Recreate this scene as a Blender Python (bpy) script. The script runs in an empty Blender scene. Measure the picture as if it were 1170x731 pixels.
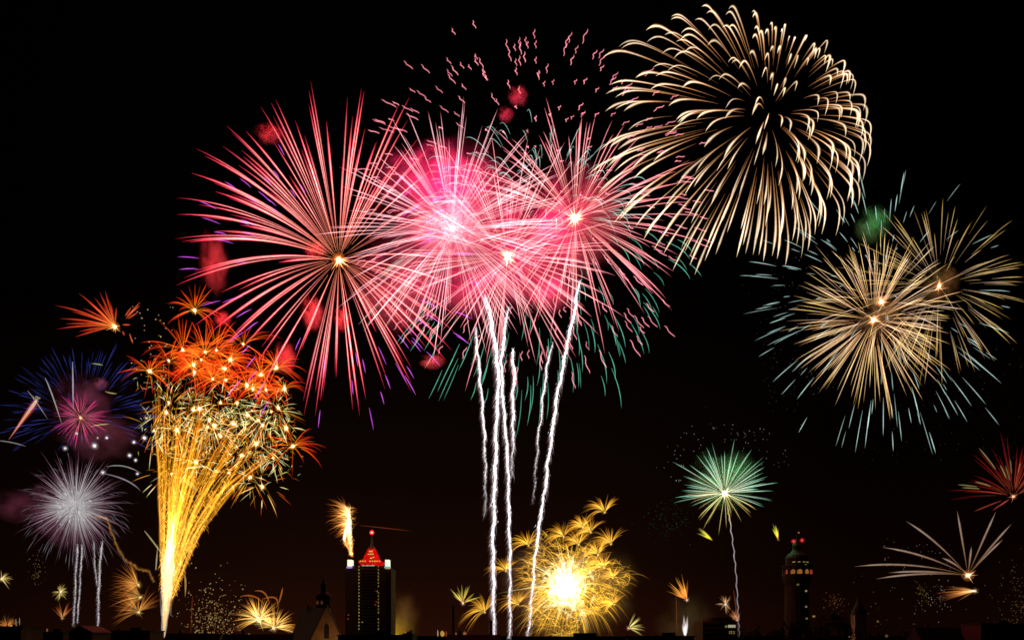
import bpy, bmesh, math
import numpy as np
from mathutils import noise, Vector

# ------------------------------------------------------------------ camera, sky, exposure
S = bpy.context.scene
COL = S.collection
FOC, CX, HZ = 1013.0, 585.0, 725.0        # focal length / centre column / horizon row in photo pixels
CAM_Z = 20.0
cam = bpy.data.cameras.new('camera'); cam.sensor_width = 36.0
cam.lens = 36.0 * FOC / 1170.0
cam.shift_y = (HZ - 365.5) / 1170.0
cam.clip_start = 1.0; cam.clip_end = 30000.0
camo = bpy.data.objects.new('camera', cam); COL.objects.link(camo)
camo.location = (0, 0, CAM_Z); camo.rotation_euler = (math.radians(90), 0, 0)
S.camera = camo

w = bpy.data.worlds.new('World'); S.world = w; w.use_nodes = True
nt = w.node_tree; nt.nodes.clear()
out = nt.nodes.new('ShaderNodeOutputWorld'); bg = nt.nodes.new('ShaderNodeBackground')
tc = nt.nodes.new('ShaderNodeTexCoord'); sep = nt.nodes.new('ShaderNodeSeparateXYZ')
rmp = nt.nodes.new('ShaderNodeValToRGB')
nt.links.new(tc.outputs['Generated'], sep.inputs[0]); nt.links.new(sep.outputs['Z'], rmp.inputs[0])
cr = rmp.color_ramp
cr.elements[0].position = 0.0; cr.elements[0].color = (0.0165, 0.0036, 0.0012, 1)
cr.elements[1].position = 0.62; cr.elements[1].color = (0.00035, 0.00025, 0.00025, 1)
for p, c in ((0.07, (0.0080, 0.0022, 0.0008, 1)), (0.17, (0.0038, 0.0013, 0.0006, 1)), (0.32, (0.0010, 0.0005, 0.00035, 1))):
    e = cr.elements.new(p); e.color = c
bg.inputs['Strength'].default_value = 1.0
az = nt.nodes.new('ShaderNodeMapRange'); az.interpolation_type = 'SMOOTHSTEP'
ax = nt.nodes.new('ShaderNodeMath'); ax.operation = 'ADD'; ax.inputs[1].default_value = 0.10
ab = nt.nodes.new('ShaderNodeMath'); ab.operation = 'ABSOLUTE'
az.inputs['From Min'].default_value = 0.10; az.inputs['From Max'].default_value = 0.50; az.inputs['To Min'].default_value = 1.0; az.inputs['To Max'].default_value = 0.30
nt.links.new(sep.outputs['X'], ax.inputs[0]); nt.links.new(ax.outputs[0], ab.inputs[0]); nt.links.new(ab.outputs[0], az.inputs['Value']); nt.links.new(az.outputs[0], bg.inputs['Strength'])
nt.links.new(rmp.outputs[0], bg.inputs[0]); nt.links.new(bg.outputs[0], out.inputs[0])

S.view_settings.view_transform = 'Standard'; S.view_settings.look = 'None'
S.view_settings.exposure = 0.0; S.view_settings.gamma = 1.0; S.view_settings.use_curve_mapping = False
S.render.engine = 'CYCLES'
cy = S.cycles
cy.transparent_max_bounces = 96; cy.max_bounces = 6; cy.volume_bounces = 1
cy.volume_step_rate = 0.5; cy.volume_max_steps = 512
cy.use_denoising = True
try: cy.denoiser = 'OPENIMAGEDENOISE'
except Exception: pass
cy.denoising_input_passes = 'RGB_ALBEDO_NORMAL'
S.render.filter_size = 1.3

RNG = np.random.RandomState(7)
U = RNG.uniform
N_ = RNG.normal

def P(px, py, D):
    """photo pixel at distance D -> world point"""
    return np.array([(px - CX) / FOC * D, D, CAM_Z + (HZ - py) / FOC * D])

def PV(a):
    a = np.asarray(a, float); D = a[:, 2]
    return np.stack([(a[:, 0] - CX) / FOC * D, D, CAM_Z + (HZ - a[:, 1]) / FOC * D], 1)

# ------------------------------------------------------------------ materials
def mat(name): 
    m = bpy.data.materials.new(name); m.use_nodes = True; m.node_tree.nodes.clear(); return m

def spark_mat(name, additive=True, strength=1.0):
    """incandescent spark: light comes from the 'glow' attribute (temperature along the trail)"""
    m = mat(name); t = m.node_tree; N = t.nodes.new; L = t.links.new
    o = N('ShaderNodeOutputMaterial'); a = N('ShaderNodeAttribute'); a.attribute_name = 'glow'
    e = N('ShaderNodeEmission'); e.inputs['Strength'].default_value = strength
    tcn = N('ShaderNodeTexCoord'); nz = N('ShaderNodeTexNoise'); nz.inputs['Scale'].default_value = 0.35
    mr = N('ShaderNodeMapRange'); mr.inputs['To Min'].default_value = 0.6; mr.inputs['To Max'].default_value = 1.4
    vm = N('ShaderNodeVectorMath'); vm.operation = 'SCALE'
    L(tcn.outputs['Object'], nz.inputs['Vector']); L(nz.outputs['Fac'], mr.inputs['Value'])
    L(a.outputs['Color'], vm.inputs[0]); L(mr.outputs[0], vm.inputs['Scale']); L(vm.outputs[0], e.inputs['Color'])
    if additive:
        tr = N('ShaderNodeBsdfTransparent'); ad = N('ShaderNodeAddShader')
        L(tr.outputs[0], ad.inputs[0]); L(e.outputs[0], ad.inputs[1]); L(ad.outputs[0], o.inputs['Surface'])
    else:
        L(e.outputs[0], o.inputs['Surface'])
    m.cycles.emission_sampling = 'NONE'
    return m

GLOW = spark_mat('burning_spark'); EMBER = spark_mat('glowing_ember', additive=False)

def surf_mat(name, col, rough=0.8, var=0.25, scale=0.6, metallic=0.0):
    m = mat(name); t = m.node_tree; N = t.nodes.new; L = t.links.new
    o = N('ShaderNodeOutputMaterial'); b = N('ShaderNodeBsdfPrincipled'); b.inputs['Roughness'].default_value = rough
    b.inputs['Metallic'].default_value = metallic; b.inputs['Specular IOR Level'].default_value = .12
    tcn = N('ShaderNodeTexCoord'); nz = N('ShaderNodeTexNoise'); nz.inputs['Scale'].default_value = scale; nz.inputs['Detail'].default_value = 6
    r = N('ShaderNodeValToRGB'); r.color_ramp.elements[0].position = .3; r.color_ramp.elements[1].position = .7
    r.color_ramp.elements[0].color = tuple(c * (1 - var) for c in col) + (1,); r.color_ramp.elements[1].color = tuple(min(1, c * (1 + var)) for c in col) + (1,)
    L(tcn.outputs['Object'], nz.inputs['Vector']); L(nz.outputs['Fac'], r.inputs[0]); L(r.outputs[0], b.inputs['Base Color']); L(b.outputs[0], o.inputs['Surface'])
    return m

def lamp_mat(name, col, strength=1.0, var=0.0, scale=0.5):
    m = mat(name); t = m.node_tree; N = t.nodes.new; L = t.links.new
    o = N('ShaderNodeOutputMaterial'); e = N('ShaderNodeEmission'); e.inputs['Color'].default_value = (*col, 1)
    tcn = N('ShaderNodeTexCoord'); nz = N('ShaderNodeTexNoise'); nz.inputs['Scale'].default_value = scale
    mr = N('ShaderNodeMapRange'); mr.inputs['To Min'].default_value = strength * (1 - var); mr.inputs['To Max'].default_value = strength * (1 + var)
    mr.inputs['From Min'].default_value = .3; mr.inputs['From Max'].default_value = .7
    L(tcn.outputs['Object'], nz.inputs['Vector']); L(nz.outputs['Fac'], mr.inputs['Value']); L(mr.outputs[0], e.inputs['Strength']); L(e.outputs[0], o.inputs['Surface'])
    m.cycles.emission_sampling = 'NONE'
    return m

M = dict(
    dark_stone=surf_mat('night_darkened_stone', (.022, .017, .015), .85, .25, .25),  # stone darkened in its base colour for the unlit tower and belfry
    ground=surf_mat('dark_city_ground', (.05, .05, .05), .9, .3, .02),
    stone=surf_mat('brown_stone', (.20, .15, .11), .85, .25, .25), slate=surf_mat('slate_roof', (.028, .028, .03), .7, .3, .4),  # stone and brick each in one low tone
    brick=surf_mat('dark_brick', (.12, .09, .075), .9, .2, .3), concrete=surf_mat('dark_cladding_panel', (.06, .05, .045), .8, .2, .2),
    glass=surf_mat('dark_window_glass', (.02, .022, .025), .15, .2, .4), copper=surf_mat('copper_dome', (.07, .09, .08), .6, .3, .5),
    metal=surf_mat('painted_steel', (.12, .11, .11), .5, .2, .6, .4), bark=surf_mat('tree_bark', (.06, .045, .035), .9, .3, 2.),
    leaf=surf_mat('tree_leaves', (.045, .06, .025), .8, .4, .8),
    red_lamp=lamp_mat('red_beacon_glass', (1, .03, .03), 2.2), crown=lamp_mat('crown_floodlight_glow', (.60, .004, .004), 1.0, .4, .35),
    yellow_win=lamp_mat('yellow_lit_window', (.75, .62, .12), .8, .3, .3), amber_win=lamp_mat('amber_lit_window', (.30, .11, .02), .75, .35, .4),
    dim_win=lamp_mat('dim_yellow_window', (.18, .145, .035), 1.0, .5, .3), white_win=lamp_mat('white_lit_window', (.42, .40, .27), .8, .25, .4),
    sign_white=lamp_mat('white_sign_face', (1, .93, .74), 1.05), sign_violet=lamp_mat('violet_sign_strip', (.36, .2, .62), 1.0), sign_cyan=lamp_mat('cyan_sign_strip', (.08, .5, .5), 1.0),
    sign_orange=lamp_mat('orange_sign_strip', (.5, .18, .04), 1.0), dull_orange=lamp_mat('dull_orange_opening', (.055, .016, .006), 1.0, .3), dim_red=lamp_mat('dim_red_lamp', (.25, .03, .02), 1.0, .3),
)

# ------------------------------------------------------------------ object helpers
def empty(name, loc, label, cat, group=None):
    o = bpy.data.objects.new(name, None); o.empty_display_size = 1; COL.objects.link(o)
    o.location = tuple(loc); tag(o, label, cat, group); return o

def tag(o, label=None, cat=None, group=None, kind=None):
    if label: o['label'] = label
    if cat: o['category'] = cat
    if group: o['group'] = group
    if kind: o['kind'] = kind
    return o

class MB:
    """collects tubes / dots with glow values; build() links one mesh"""
    def __init__(s): s.v, s.q, s.t, s.c, s.n = [], [], [], [], 0
    def tube(s, pts, rad, col, sides=4):
        pts = np.asarray(pts, float); n = len(pts)
        rad = np.broadcast_to(np.asarray(rad, float), (n,)); col = np.broadcast_to(np.asarray(col, float), (n, 3))
        t = np.gradient(pts, axis=0); t /= np.linalg.norm(t, axis=1, keepdims=True) + 1e-9
        ref = np.array([0.05, 1.0, 0.12]); a = np.cross(t, ref); l = np.linalg.norm(a, axis=1, keepdims=True)
        a = np.where(l < 0.05, np.array([1.0, 0, 0]), a / (l + 1e-9)); b = np.cross(t, a)
        ang = np.arange(sides) * 2 * math.pi / sides
        V = pts[:, None] + rad[:, None, None] * (np.cos(ang)[None, :, None] * a[:, None] + np.sin(ang)[None, :, None] * b[:, None])
        s.v.append(V.reshape(-1, 3)); s.c.append(np.repeat(col, sides, 0))
        i = np.arange(n - 1)[:, None] * sides; j = np.arange(sides)[None]; k = (j + 1) % sides
        s.q.append(np.stack([i + j, i + k, i + sides + k, i + sides + j], 2).reshape(-1, 4) + s.n)
        s.n += n * sides
    def dot(s, c, r, col):
        V = np.array(c) + r * np.array([[1, 0, 0], [-1, 0, 0], [0, 1, 0], [0, -1, 0], [0, 0, 1], [0, 0, -1]], float)
        s.v.append(V); s.c.append(np.tile(np.asarray(col, float), (6, 1)))
        s.t.append(np.array([[0, 2, 4], [2, 1, 4], [1, 3, 4], [3, 0, 4], [2, 0, 5], [1, 2, 5], [3, 1, 5], [0, 3, 5]]) + s.n); s.n += 6
    def ball(s, c, r, col, seed=0, lump=0.0):
        bm = bmesh.new(); bmesh.ops.create_icosphere(bm, subdivisions=2, radius=1.0)
        V = np.array([v.co[:] for v in bm.verts]); T = np.array([[v.index for v in f.verts] for f in bm.faces]); bm.free()
        if lump: V = V * (1 + lump * np.random.RandomState(seed).uniform(-1, 1, (len(V), 1)))
        s.v.append(np.array(c) + V * np.asarray(r)); s.c.append(np.tile(np.asarray(col, float), (len(V), 1))); s.t.append(T + s.n); s.n += len(V)
    def build(s, name, m, parent=None, origin=None):
        V = np.concatenate(s.v); C = np.concatenate(s.c)
        org = np.array(parent.location) if parent is not None and origin is None else (np.array(origin) if origin is not None else np.zeros(3))
        V = V - org
        Q = np.concatenate(s.q) if s.q else np.zeros((0, 4), int); T = np.concatenate(s.t) if s.t else np.zeros((0, 3), int)
        me = bpy.data.meshes.new(name); me.vertices.add(len(V)); me.vertices.foreach_set('co', V.astype(np.float32).ravel())
        nl = Q.size + T.size; me.loops.add(nl); me.loops.foreach_set('vertex_index', np.concatenate([Q.ravel(), T.ravel()]).astype(np.int32))
        me.polygons.add(len(Q) + len(T))
        st = np.concatenate([np.arange(len(Q)) * 4, Q.size + np.arange(len(T)) * 3]).astype(np.int32)
        me.polygons.foreach_set('loop_start', st)
        me.update(calc_edges=True)
        at = me.color_attributes.new('glow', 'FLOAT_COLOR', 'POINT')
        at.data.foreach_set('color', np.concatenate([C, np.ones((len(C), 1))], 1).astype(np.float32).ravel())
        me.materials.append(m)
        o = bpy.data.objects.new(name, me); COL.objects.link(o)
        if parent is not None: o.parent = parent
        elif origin is not None: o.location = tuple(origin)
        return o

def light(parent, loc, power, col, radius=2.0):
    l = bpy.data.lights.new('point_light', 'POINT'); l.energy = power; l.color = col; l.shadow_soft_size = radius
    o = bpy.data.objects.new('point_light', l); COL.objects.link(o)
    o.parent = parent; o.location = tuple(np.array(loc) - np.array(parent.location)); return o

C_ = lambda *a: np.array(a, float)
def lerpc(ts, stops):
    ts = np.asarray(ts); xs = [s[0] for s in stops]; cs = np.array([s[1] for s in stops], float)
    return np.stack([np.interp(ts, xs, cs[:, k]) for k in range(3)], 1)

def taper(s, head=.25, tail=.2, lo=.25):
    """narrow at the start, full in the middle, pointed at the tip"""
    return np.clip(np.minimum(lo + (1 - lo) * s / head, (1 - s) / tail), .04, 1)

def sphere_dirs(n, squash=1.0, jit=.35):
    i = np.arange(n) + .5; ph = np.arccos(1 - 2 * i / n); th = math.pi * (1 + 5 ** .5) * i
    d = np.stack([np.cos(th) * np.sin(ph), np.cos(ph), np.sin(th) * np.sin(ph)], 1)
    d += RNG.normal(0, jit * 2 / math.sqrt(n) + .03, d.shape); d[:, 2] *= squash
    return d / np.linalg.norm(d, axis=1, keepdims=True)

class Burst:
    """one firework: an Empty at the break, a spark_trail mesh per trail (100 at most, the rest one 'stuff' part)"""
    def __init__(s, name, label, c, D, group=None, cat='firework'):
        s.c, s.D, s.u = np.array(c, float), D, D / FOC
        s.root = empty(name, P(c[0], c[1], D), label, cat, group)
        s.cnt = {}; s.rest = {}
    def trail(s, pts_px, w, core, halo=None, hw=2.2, part='spark_trail', m=None, sides=4):
        """pts_px: (n,3) px, py, depth offset in px; w: width in px (array ok)"""
        a = np.array(pts_px, float); a[:, 2] = s.D + a[:, 2] * s.u
        pts = PV(a); rad = np.asarray(w) * .5 * s.u
        k = s.cnt.get(part, 0); s.cnt[part] = k + 1
        if k >= 100:
            mb = s.rest.setdefault(part, (MB(), m or GLOW))[0]
        else: mb = MB()
        mb.tube(pts, rad, core, sides)
        if halo is not None: mb.tube(pts, rad * hw, halo, sides + 1)
        if k < 100: mb.build(part, m or GLOW, s.root)
    def core(s, r, col, halo=None, spikes=10, name='burst_core'):
        mb = MB(); c = P(s.c[0], s.c[1], s.D); u = s.u
        mb.ball(c, r * u, col, 1, .15)
        if halo is not None:
            mb.ball(c, r * 1.7 * u, np.array(halo) * .5, 2, .1); mb.ball(c, r * 2.6 * u, np.array(halo) * .22, 3, .1)
        for k in range(spikes):
            d = RNG.normal(0, 1, 3); d /= np.linalg.norm(d); q = np.linspace(0, 1, 4)[:, None]
            mb.tube(c + d * q * r * U(2.5, 5) * u, np.array([.5, .35, .2, .03]) * r * .5 * u, lerpc(q[:, 0], [(0, col), (1, halo if halo is not None else col)]))
        mb.build(name, GLOW, s.root)
    def finish(s):
        for part, (mb, m) in s.rest.items(): mb.build(part, m, s.root)['kind'] = 'stuff'
        return s

def flight(c, d, R, s0, s1, n=9, drag=2.0, grav=0.0, wind=0.0):
    """ballistic spark: fast start, drag, sag and wind drift"""
    q = np.linspace(s0, s1, n); r = R * (1 - np.exp(-drag * q)) / (1 - math.exp(-drag))
    return np.stack([c[0] + d[0] * r + wind * q * q, c[1] + d[1] * r + grav * q * q, d[2] * r], 1)

def arc(c, tip, sag=0.1, dz=0.0, s0=0.03, n=10):
    """trail from the break to a given tip, thrown a little high and sagging"""
    c = np.array(c, float); tip = np.array(tip, float); L = np.linalg.norm(tip - c); q = np.linspace(s0, 1, n)
    x = c[0] + (tip[0] - c[0]) * q; y = c[1] + (tip[1] - c[1] - sag * L) * q + sag * L * q * q
    return np.stack([x, y, dz * q], 1)

# solid building helpers -------------------------------------------------------------
class SB:
    """collects boxes / prisms / lathes for the buildings"""
    def __init__(s): s.bm = bmesh.new()
    def box(s, x0, x1, y0, y1, z0, z1):
        v = [s.bm.verts.new(p) for p in ((x0, y0, z0), (x1, y0, z0), (x1, y1, z0), (x0, y1, z0), (x0, y0, z1), (x1, y0, z1), (x1, y1, z1), (x0, y1, z1))]
        for f in ((3, 2, 1, 0), (4, 5, 6, 7), (0, 1, 5, 4), (1, 2, 6, 5), (2, 3, 7, 6), (3, 0, 4, 7)): s.bm.faces.new([v[i] for i in f])
    def loft(s, rings):
        R = [[s.bm.verts.new(p) for p in r] for r in rings]; n = len(R[0])
        for a, b in zip(R, R[1:]):
            for i in range(n): s.bm.faces.new((a[i], a[(i + 1) % n], b[(i + 1) % n], b[i]))
        s.bm.faces.new(R[0][::-1]); s.bm.faces.new(R[-1])
    def lathe(s, cx, cy, prof, n=16, rot=0.0):
        s.loft([[(cx + max(r, .01) * math.cos(rot + 2 * math.pi * k / n), cy + max(r, .01) * math.sin(rot + 2 * math.pi * k / n), z) for k in range(n)] for r, z in prof])
    def prism_y(s, poly, y0, y1):
        s.loft([[(x, y0, z) for x, z in poly], [(x, y1, z) for x, z in poly]])
    def prism_x(s, poly, x0, x1):
        s.loft([[(x0, y, z) for y, z in poly], [(x1, y, z) for y, z in poly]])
    def build(s, name, m, parent=None, bevel=0):
        bmesh.ops.recalc_face_normals(s.bm, faces=s.bm.faces)
        org = Vector(parent_world(parent)) if parent else Vector((0, 0, 0))
        for v in s.bm.verts: v.co -= org
        me = bpy.data.meshes.new(name); s.bm.to_mesh(me); s.bm.free(); me.materials.append(m)
        o = bpy.data.objects.new(name, me); COL.objects.link(o)
        if parent: o.parent = parent
        if bevel: b = o.modifiers.new('bevel', 'BEVEL'); b.width = bevel; b.segments = 2
        return o

def parent_world(p):
    v = np.zeros(3)
    while p is not None: v = v + np.array(p.location); p = p.parent
    return v

def X(px, D): return (px - CX) / FOC * D
def Z(py, D): return CAM_Z + (HZ - py) / FOC * D

# ------------------------------------------------------------------ ground
g = SB(); g.box(-9000, 9000, -500, 20000, -2, 0); tag(g.build('ground', M['ground']), kind='structure')

# ------------------------------------------------------------------ high-rise with red lit crown
def high_rise():
    D = 540; u = D / FOC; x = lambda px: X(px, D); z = lambda py: Z(py, D)
    r = empty('high_rise', (x(420), D + 12, 0), 'dark high-rise with floodlit red stepped crown and red-tipped mast', 'high-rise')
    b = SB(); b.box(x(400.5), x(441), D, D + 24, 0, z(646)); b.build('wall', M['concrete'], r)
    for a, c in ((394, 400), (441.5, 446.5)):
        b = SB(); b.box(x(a), x(c), D + 1.5, D + 22, 0, z(650)); b.box(x(a) - .3, x(c) + .3, D + 1.2, D + 22.3, z(650), z(648.6)); b.build('corner_pier', M['concrete'], r)
    rb = SB()
    for k in range(21):
        zz = z(650 + k * 3.6); rb.box(x(412.5), x(430.5), D - .35, D - .003, zz - .25, zz + .25)
    rb.build('floor_bands', M['metal'], r)
    wb = SB()
    for k in range(21):
        zz = z(651.8 + k * 3.6); wb.box(x(413), x(430), D - .12, D - .004, zz - .6, zz + .6)
    wb.build('window_strip', M['glass'], r)
    for col in (410.2, 432.4):
        for k in range(20):
            if col > 430 and k in (7, 15): continue
            zz = z(646.8 + k * 3.75); q = SB(); q.box(x(col) - .34, x(col) + .34, D - .3, D - .005, zz - .45, zz + .45); q.build('lit_window', M['dim_win'], r)
    for px, py, mm in ((414, 710.5, 'white_win'), (429, 675, 'dim_red'), (430, 687, 'dim_red'), (429, 690.5, 'dim_red'), (431, 675, 'dim_win'), (397.5, 702, 'dim_red'), (397.3, 706.5, 'dim_red'), (439.5, 722, 'amber_win')):
        q = SB(); yy = D + 1.5 if px < 400 else D; q.box(x(px) - .35, x(px) + .35, yy - .3, yy - .005, z(py) - .35, z(py) + .35); q.build('lit_window', M[mm], r)
    # crown: flared base and tapering storeys, red floodlighting painted as emission
    cx, cyy = x(421.3), D + 12
    def ring(hw, py, dd=None): h = hw * u; d = (dd or hw) * u; return [(cx - h, cyy - d, z(py)), (cx + h, cyy - d, z(py)), (cx + h, cyy + d, z(py)), (cx - h, cyy + d, z(py))]
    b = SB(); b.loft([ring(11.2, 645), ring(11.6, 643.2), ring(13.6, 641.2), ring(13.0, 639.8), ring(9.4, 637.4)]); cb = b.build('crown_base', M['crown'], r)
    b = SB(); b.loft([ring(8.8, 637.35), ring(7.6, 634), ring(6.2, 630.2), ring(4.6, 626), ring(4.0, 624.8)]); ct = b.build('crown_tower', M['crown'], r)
    for k in range(9):
        if k == 3: continue
        xx = cx + (k - 4) * 2.75 * u; q = SB(); q.box(xx - .45, xx + .45, cyy - 14.2 * u, cyy - 13.75 * u, z(640.6), z(639.4)); q.build('crown_window', M['yellow_win'], cb)
    for dx, py in ((-1, 628.3), (1.2, 628.2), (-2.4, 631.4), (0, 631.6), (2.4, 631.3), (.6, 636.2), (3.2, 635.2)):
        q = SB(); q.box(cx + dx * u - .5, cx + dx * u + .5, cyy - 9.6 * u, cyy - 7 * u + (py - 628) * -.2, z(py) - .3, z(py) + .3); q.build('crown_window', M['yellow_win'], ct)
    for k, px in enumerate((414.3, 415.8, 418.5, 420.2, 422, 423.6, 425.3, 427)):
        q = SB(); q.box(x(px) - .34, x(px) + .34, D - .3, D - .006, z(646.5), z(644.9 + (k % 3) * .3)); q.build('lit_window', M['white_win'], r)
    b = SB(); b.lathe(cx, cyy, [(3.4 * u, z(624.8)), (4 * u, z(623.6)), (4 * u, z(622.6)), (1.5 * u, z(621.5)), (1.3 * u, z(616)), (1.6 * u, z(615.5)), (.9 * u, z(614)), (.7 * u, z(607))], 12); b.build('mast', M['metal'], r)
    bmb = MB(); bmb.ball((cx, cyy, z(605.4)), 2.5 * u, (1.7, .03, .03)); bmb.ball((cx, cyy, z(605.4)), 1.1 * u, (.5, .4, .3)); bmb.build('beacon', GLOW, r)
    # double-sided rooftop signs on the corner piers
    for a, c, strip in ((397.2, 402.4, 'sign_violet'), (440.2, 444.8, 'sign_cyan')):
        q = SB(); q.box(x(a), x(c), D - 1, D + 5, z(646.6), z(639.2)); q.box(x(a) + .7, x(c) - .5, D - 1.2, D + 5.2, z(648), z(639.6)); sgn = q.build('rooftop_sign', M['sign_white'], r)
        q = SB(); q.box(x(a) - .4, x(c) + .2, D - 1.3, D + 5.3, z(648.7), z(646.9)); q.build('sign_strip', M[strip], sgn)
        if strip == 'sign_cyan': q = SB(); q.box(x(a) + .4, x(c) + .4, D - 1.4, D + 5.1, z(649.6), z(648.75)); q.build('sign_strip', M['sign_orange'], sgn)
    light(r, (cx, D - 25, z(640)), 900, (1, .05, .03), 1.5)  # unseen red point light hung in the air before the crown
high_rise()

# ------------------------------------------------------------------ church with dome and lit gable
def church():
    D = 420; u = D / FOC; x = lambda px: X(px, D); z = lambda py: Z(py, D)
    r = empty('church', (x(360), D + 14, 0), 'old church with domed belfry and dimly lit stepped gable', 'church')
    b = SB(); b.prism_y([(x(355.5), 0), (x(390.5), 0), (x(390.5), z(729)), (x(373.5), z(692.5)), (x(355.5), z(729))], D, D + 2.5); gb = b.build('gable_wall', M['stone'], r)
    b = SB(); b.prism_y([(x(354.3), z(730)), (x(373.5), z(690.6)), (x(391.8), z(730)), (x(390.9), z(730)), (x(373.5), z(692.3)), (x(355.2), z(730))], D - .4, D + 2.6); b.build('gable_coping', M['slate'], gb)
    b = SB(); b.prism_y([(x(370.4), z(729)), (x(376), z(729)), (x(376), z(716)), (x(374.8), z(713)), (x(373.2), z(711.5)), (x(371.6), z(713)), (x(370.4), z(716))], D - .15, D - .005); b.build('window', M['glass'], gb)
    b = SB(); b.lathe(x(373.5), D + 1.2, [(.5 * u, z(691)), (.9 * u, z(689)), (.5 * u, z(688)), (1 * u, z(686.6)), (.3 * u, z(685.3)), (.1, z(683.5))], 8); b.build('finial', M['slate'], gb)
    E = D + 30; xe = lambda px: X(px, E); ze = lambda py: Z(py, E)
    b = SB(); b.loft([[(x(356), D + 2.6, z(731)), (x(389.5), D + 2.6, z(731)), (xe(380), E, z(731)), (xe(331), E, z(731))],
                      [(x(373.2), D + 2.6, z(693)), (x(373.8), D + 2.6, z(693)), (xe(346), E, ze(695.5)), (xe(344.8), E, ze(695.5))]]); b.build('roof', M['slate'], r)
    b = SB(); b.loft([[(x(357), D + 2.7, 0), (x(388.5), D + 2.7, 0), (xe(379.5), E - .3, 0), (xe(332), E - .3, 0)], [(x(357), D + 2.7, z(731.1)), (x(388.5), D + 2.7, z(731.1)), (xe(379.5), E - .3, z(731.1)), (xe(332), E - .3, z(731.1))]]); b.build('nave_wall', M['stone'], r)
    cx, cyy = x(359.5), D + 20
    b = SB(); b.lathe(cx, cyy, [(8.6 * u, 0), (8.6 * u, z(692)), (9.6 * u, z(691)), (9.6 * u, z(690)), (8.4 * u, z(689.5)), (8.4 * u, z(682.6)), (9.8 * u, z(681.8)), (9.8 * u, z(680.8))], 8, math.pi / 8); tw = b.build('belfry', M['dark_stone'], r)
    for k in range(3):
        px = 353.9 + k * 5.3; b = SB(); yy = cyy - (8.2 if k == 1 else 7.2) * u
        b.prism_y([(x(px) - .5, z(688.5)), (x(px) + .5, z(688.5)), (x(px) + .5, z(685)), (x(px), z(684)), (x(px) - .5, z(685))], yy - .6, yy + .3); b.build('belfry_opening', M['dull_orange'] if k < 2 else M['glass'], tw)
    b = SB(); b.lathe(cx, cyy, [(9.3 * u, z(680.7)), (9.5 * u, z(679)), (8.6 * u, z(676.8)), (6.6 * u, z(674.8)), (4.4 * u, z(673.6)), (4 * u, z(672.8))], 20); b.build('dome', M['slate'], r)
    b = SB(); b.lathe(cx, cyy, [(3.7 * u, z(672.7)), (3.6 * u, z(665.5)), (4.4 * u, z(665)), (4 * u, z(663.6)), (2 * u, z(661.5)), (1.2 * u, z(659)), (.4 * u, z(657.6)), (.35 * u, z(653.5)), (.05, z(652))], 12); b.build('lantern', M['slate'], r)
    for k in range(4):
        px = 345.5 + (k % 2) * 2.5 + (k > 1) * 21; b = SB(); b.box(x(px), x(px + 1.3), D + 10, D + 11, z(699), z(689.5 + (k % 2) * 2.5)); b.build('chimney', M['slate'], r)
    light(r, (x(382), D - 12, z(738)), 3600, (1, .42, .12), .6)  # unseen amber point light added before the gable, not from a burst
church()

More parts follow.
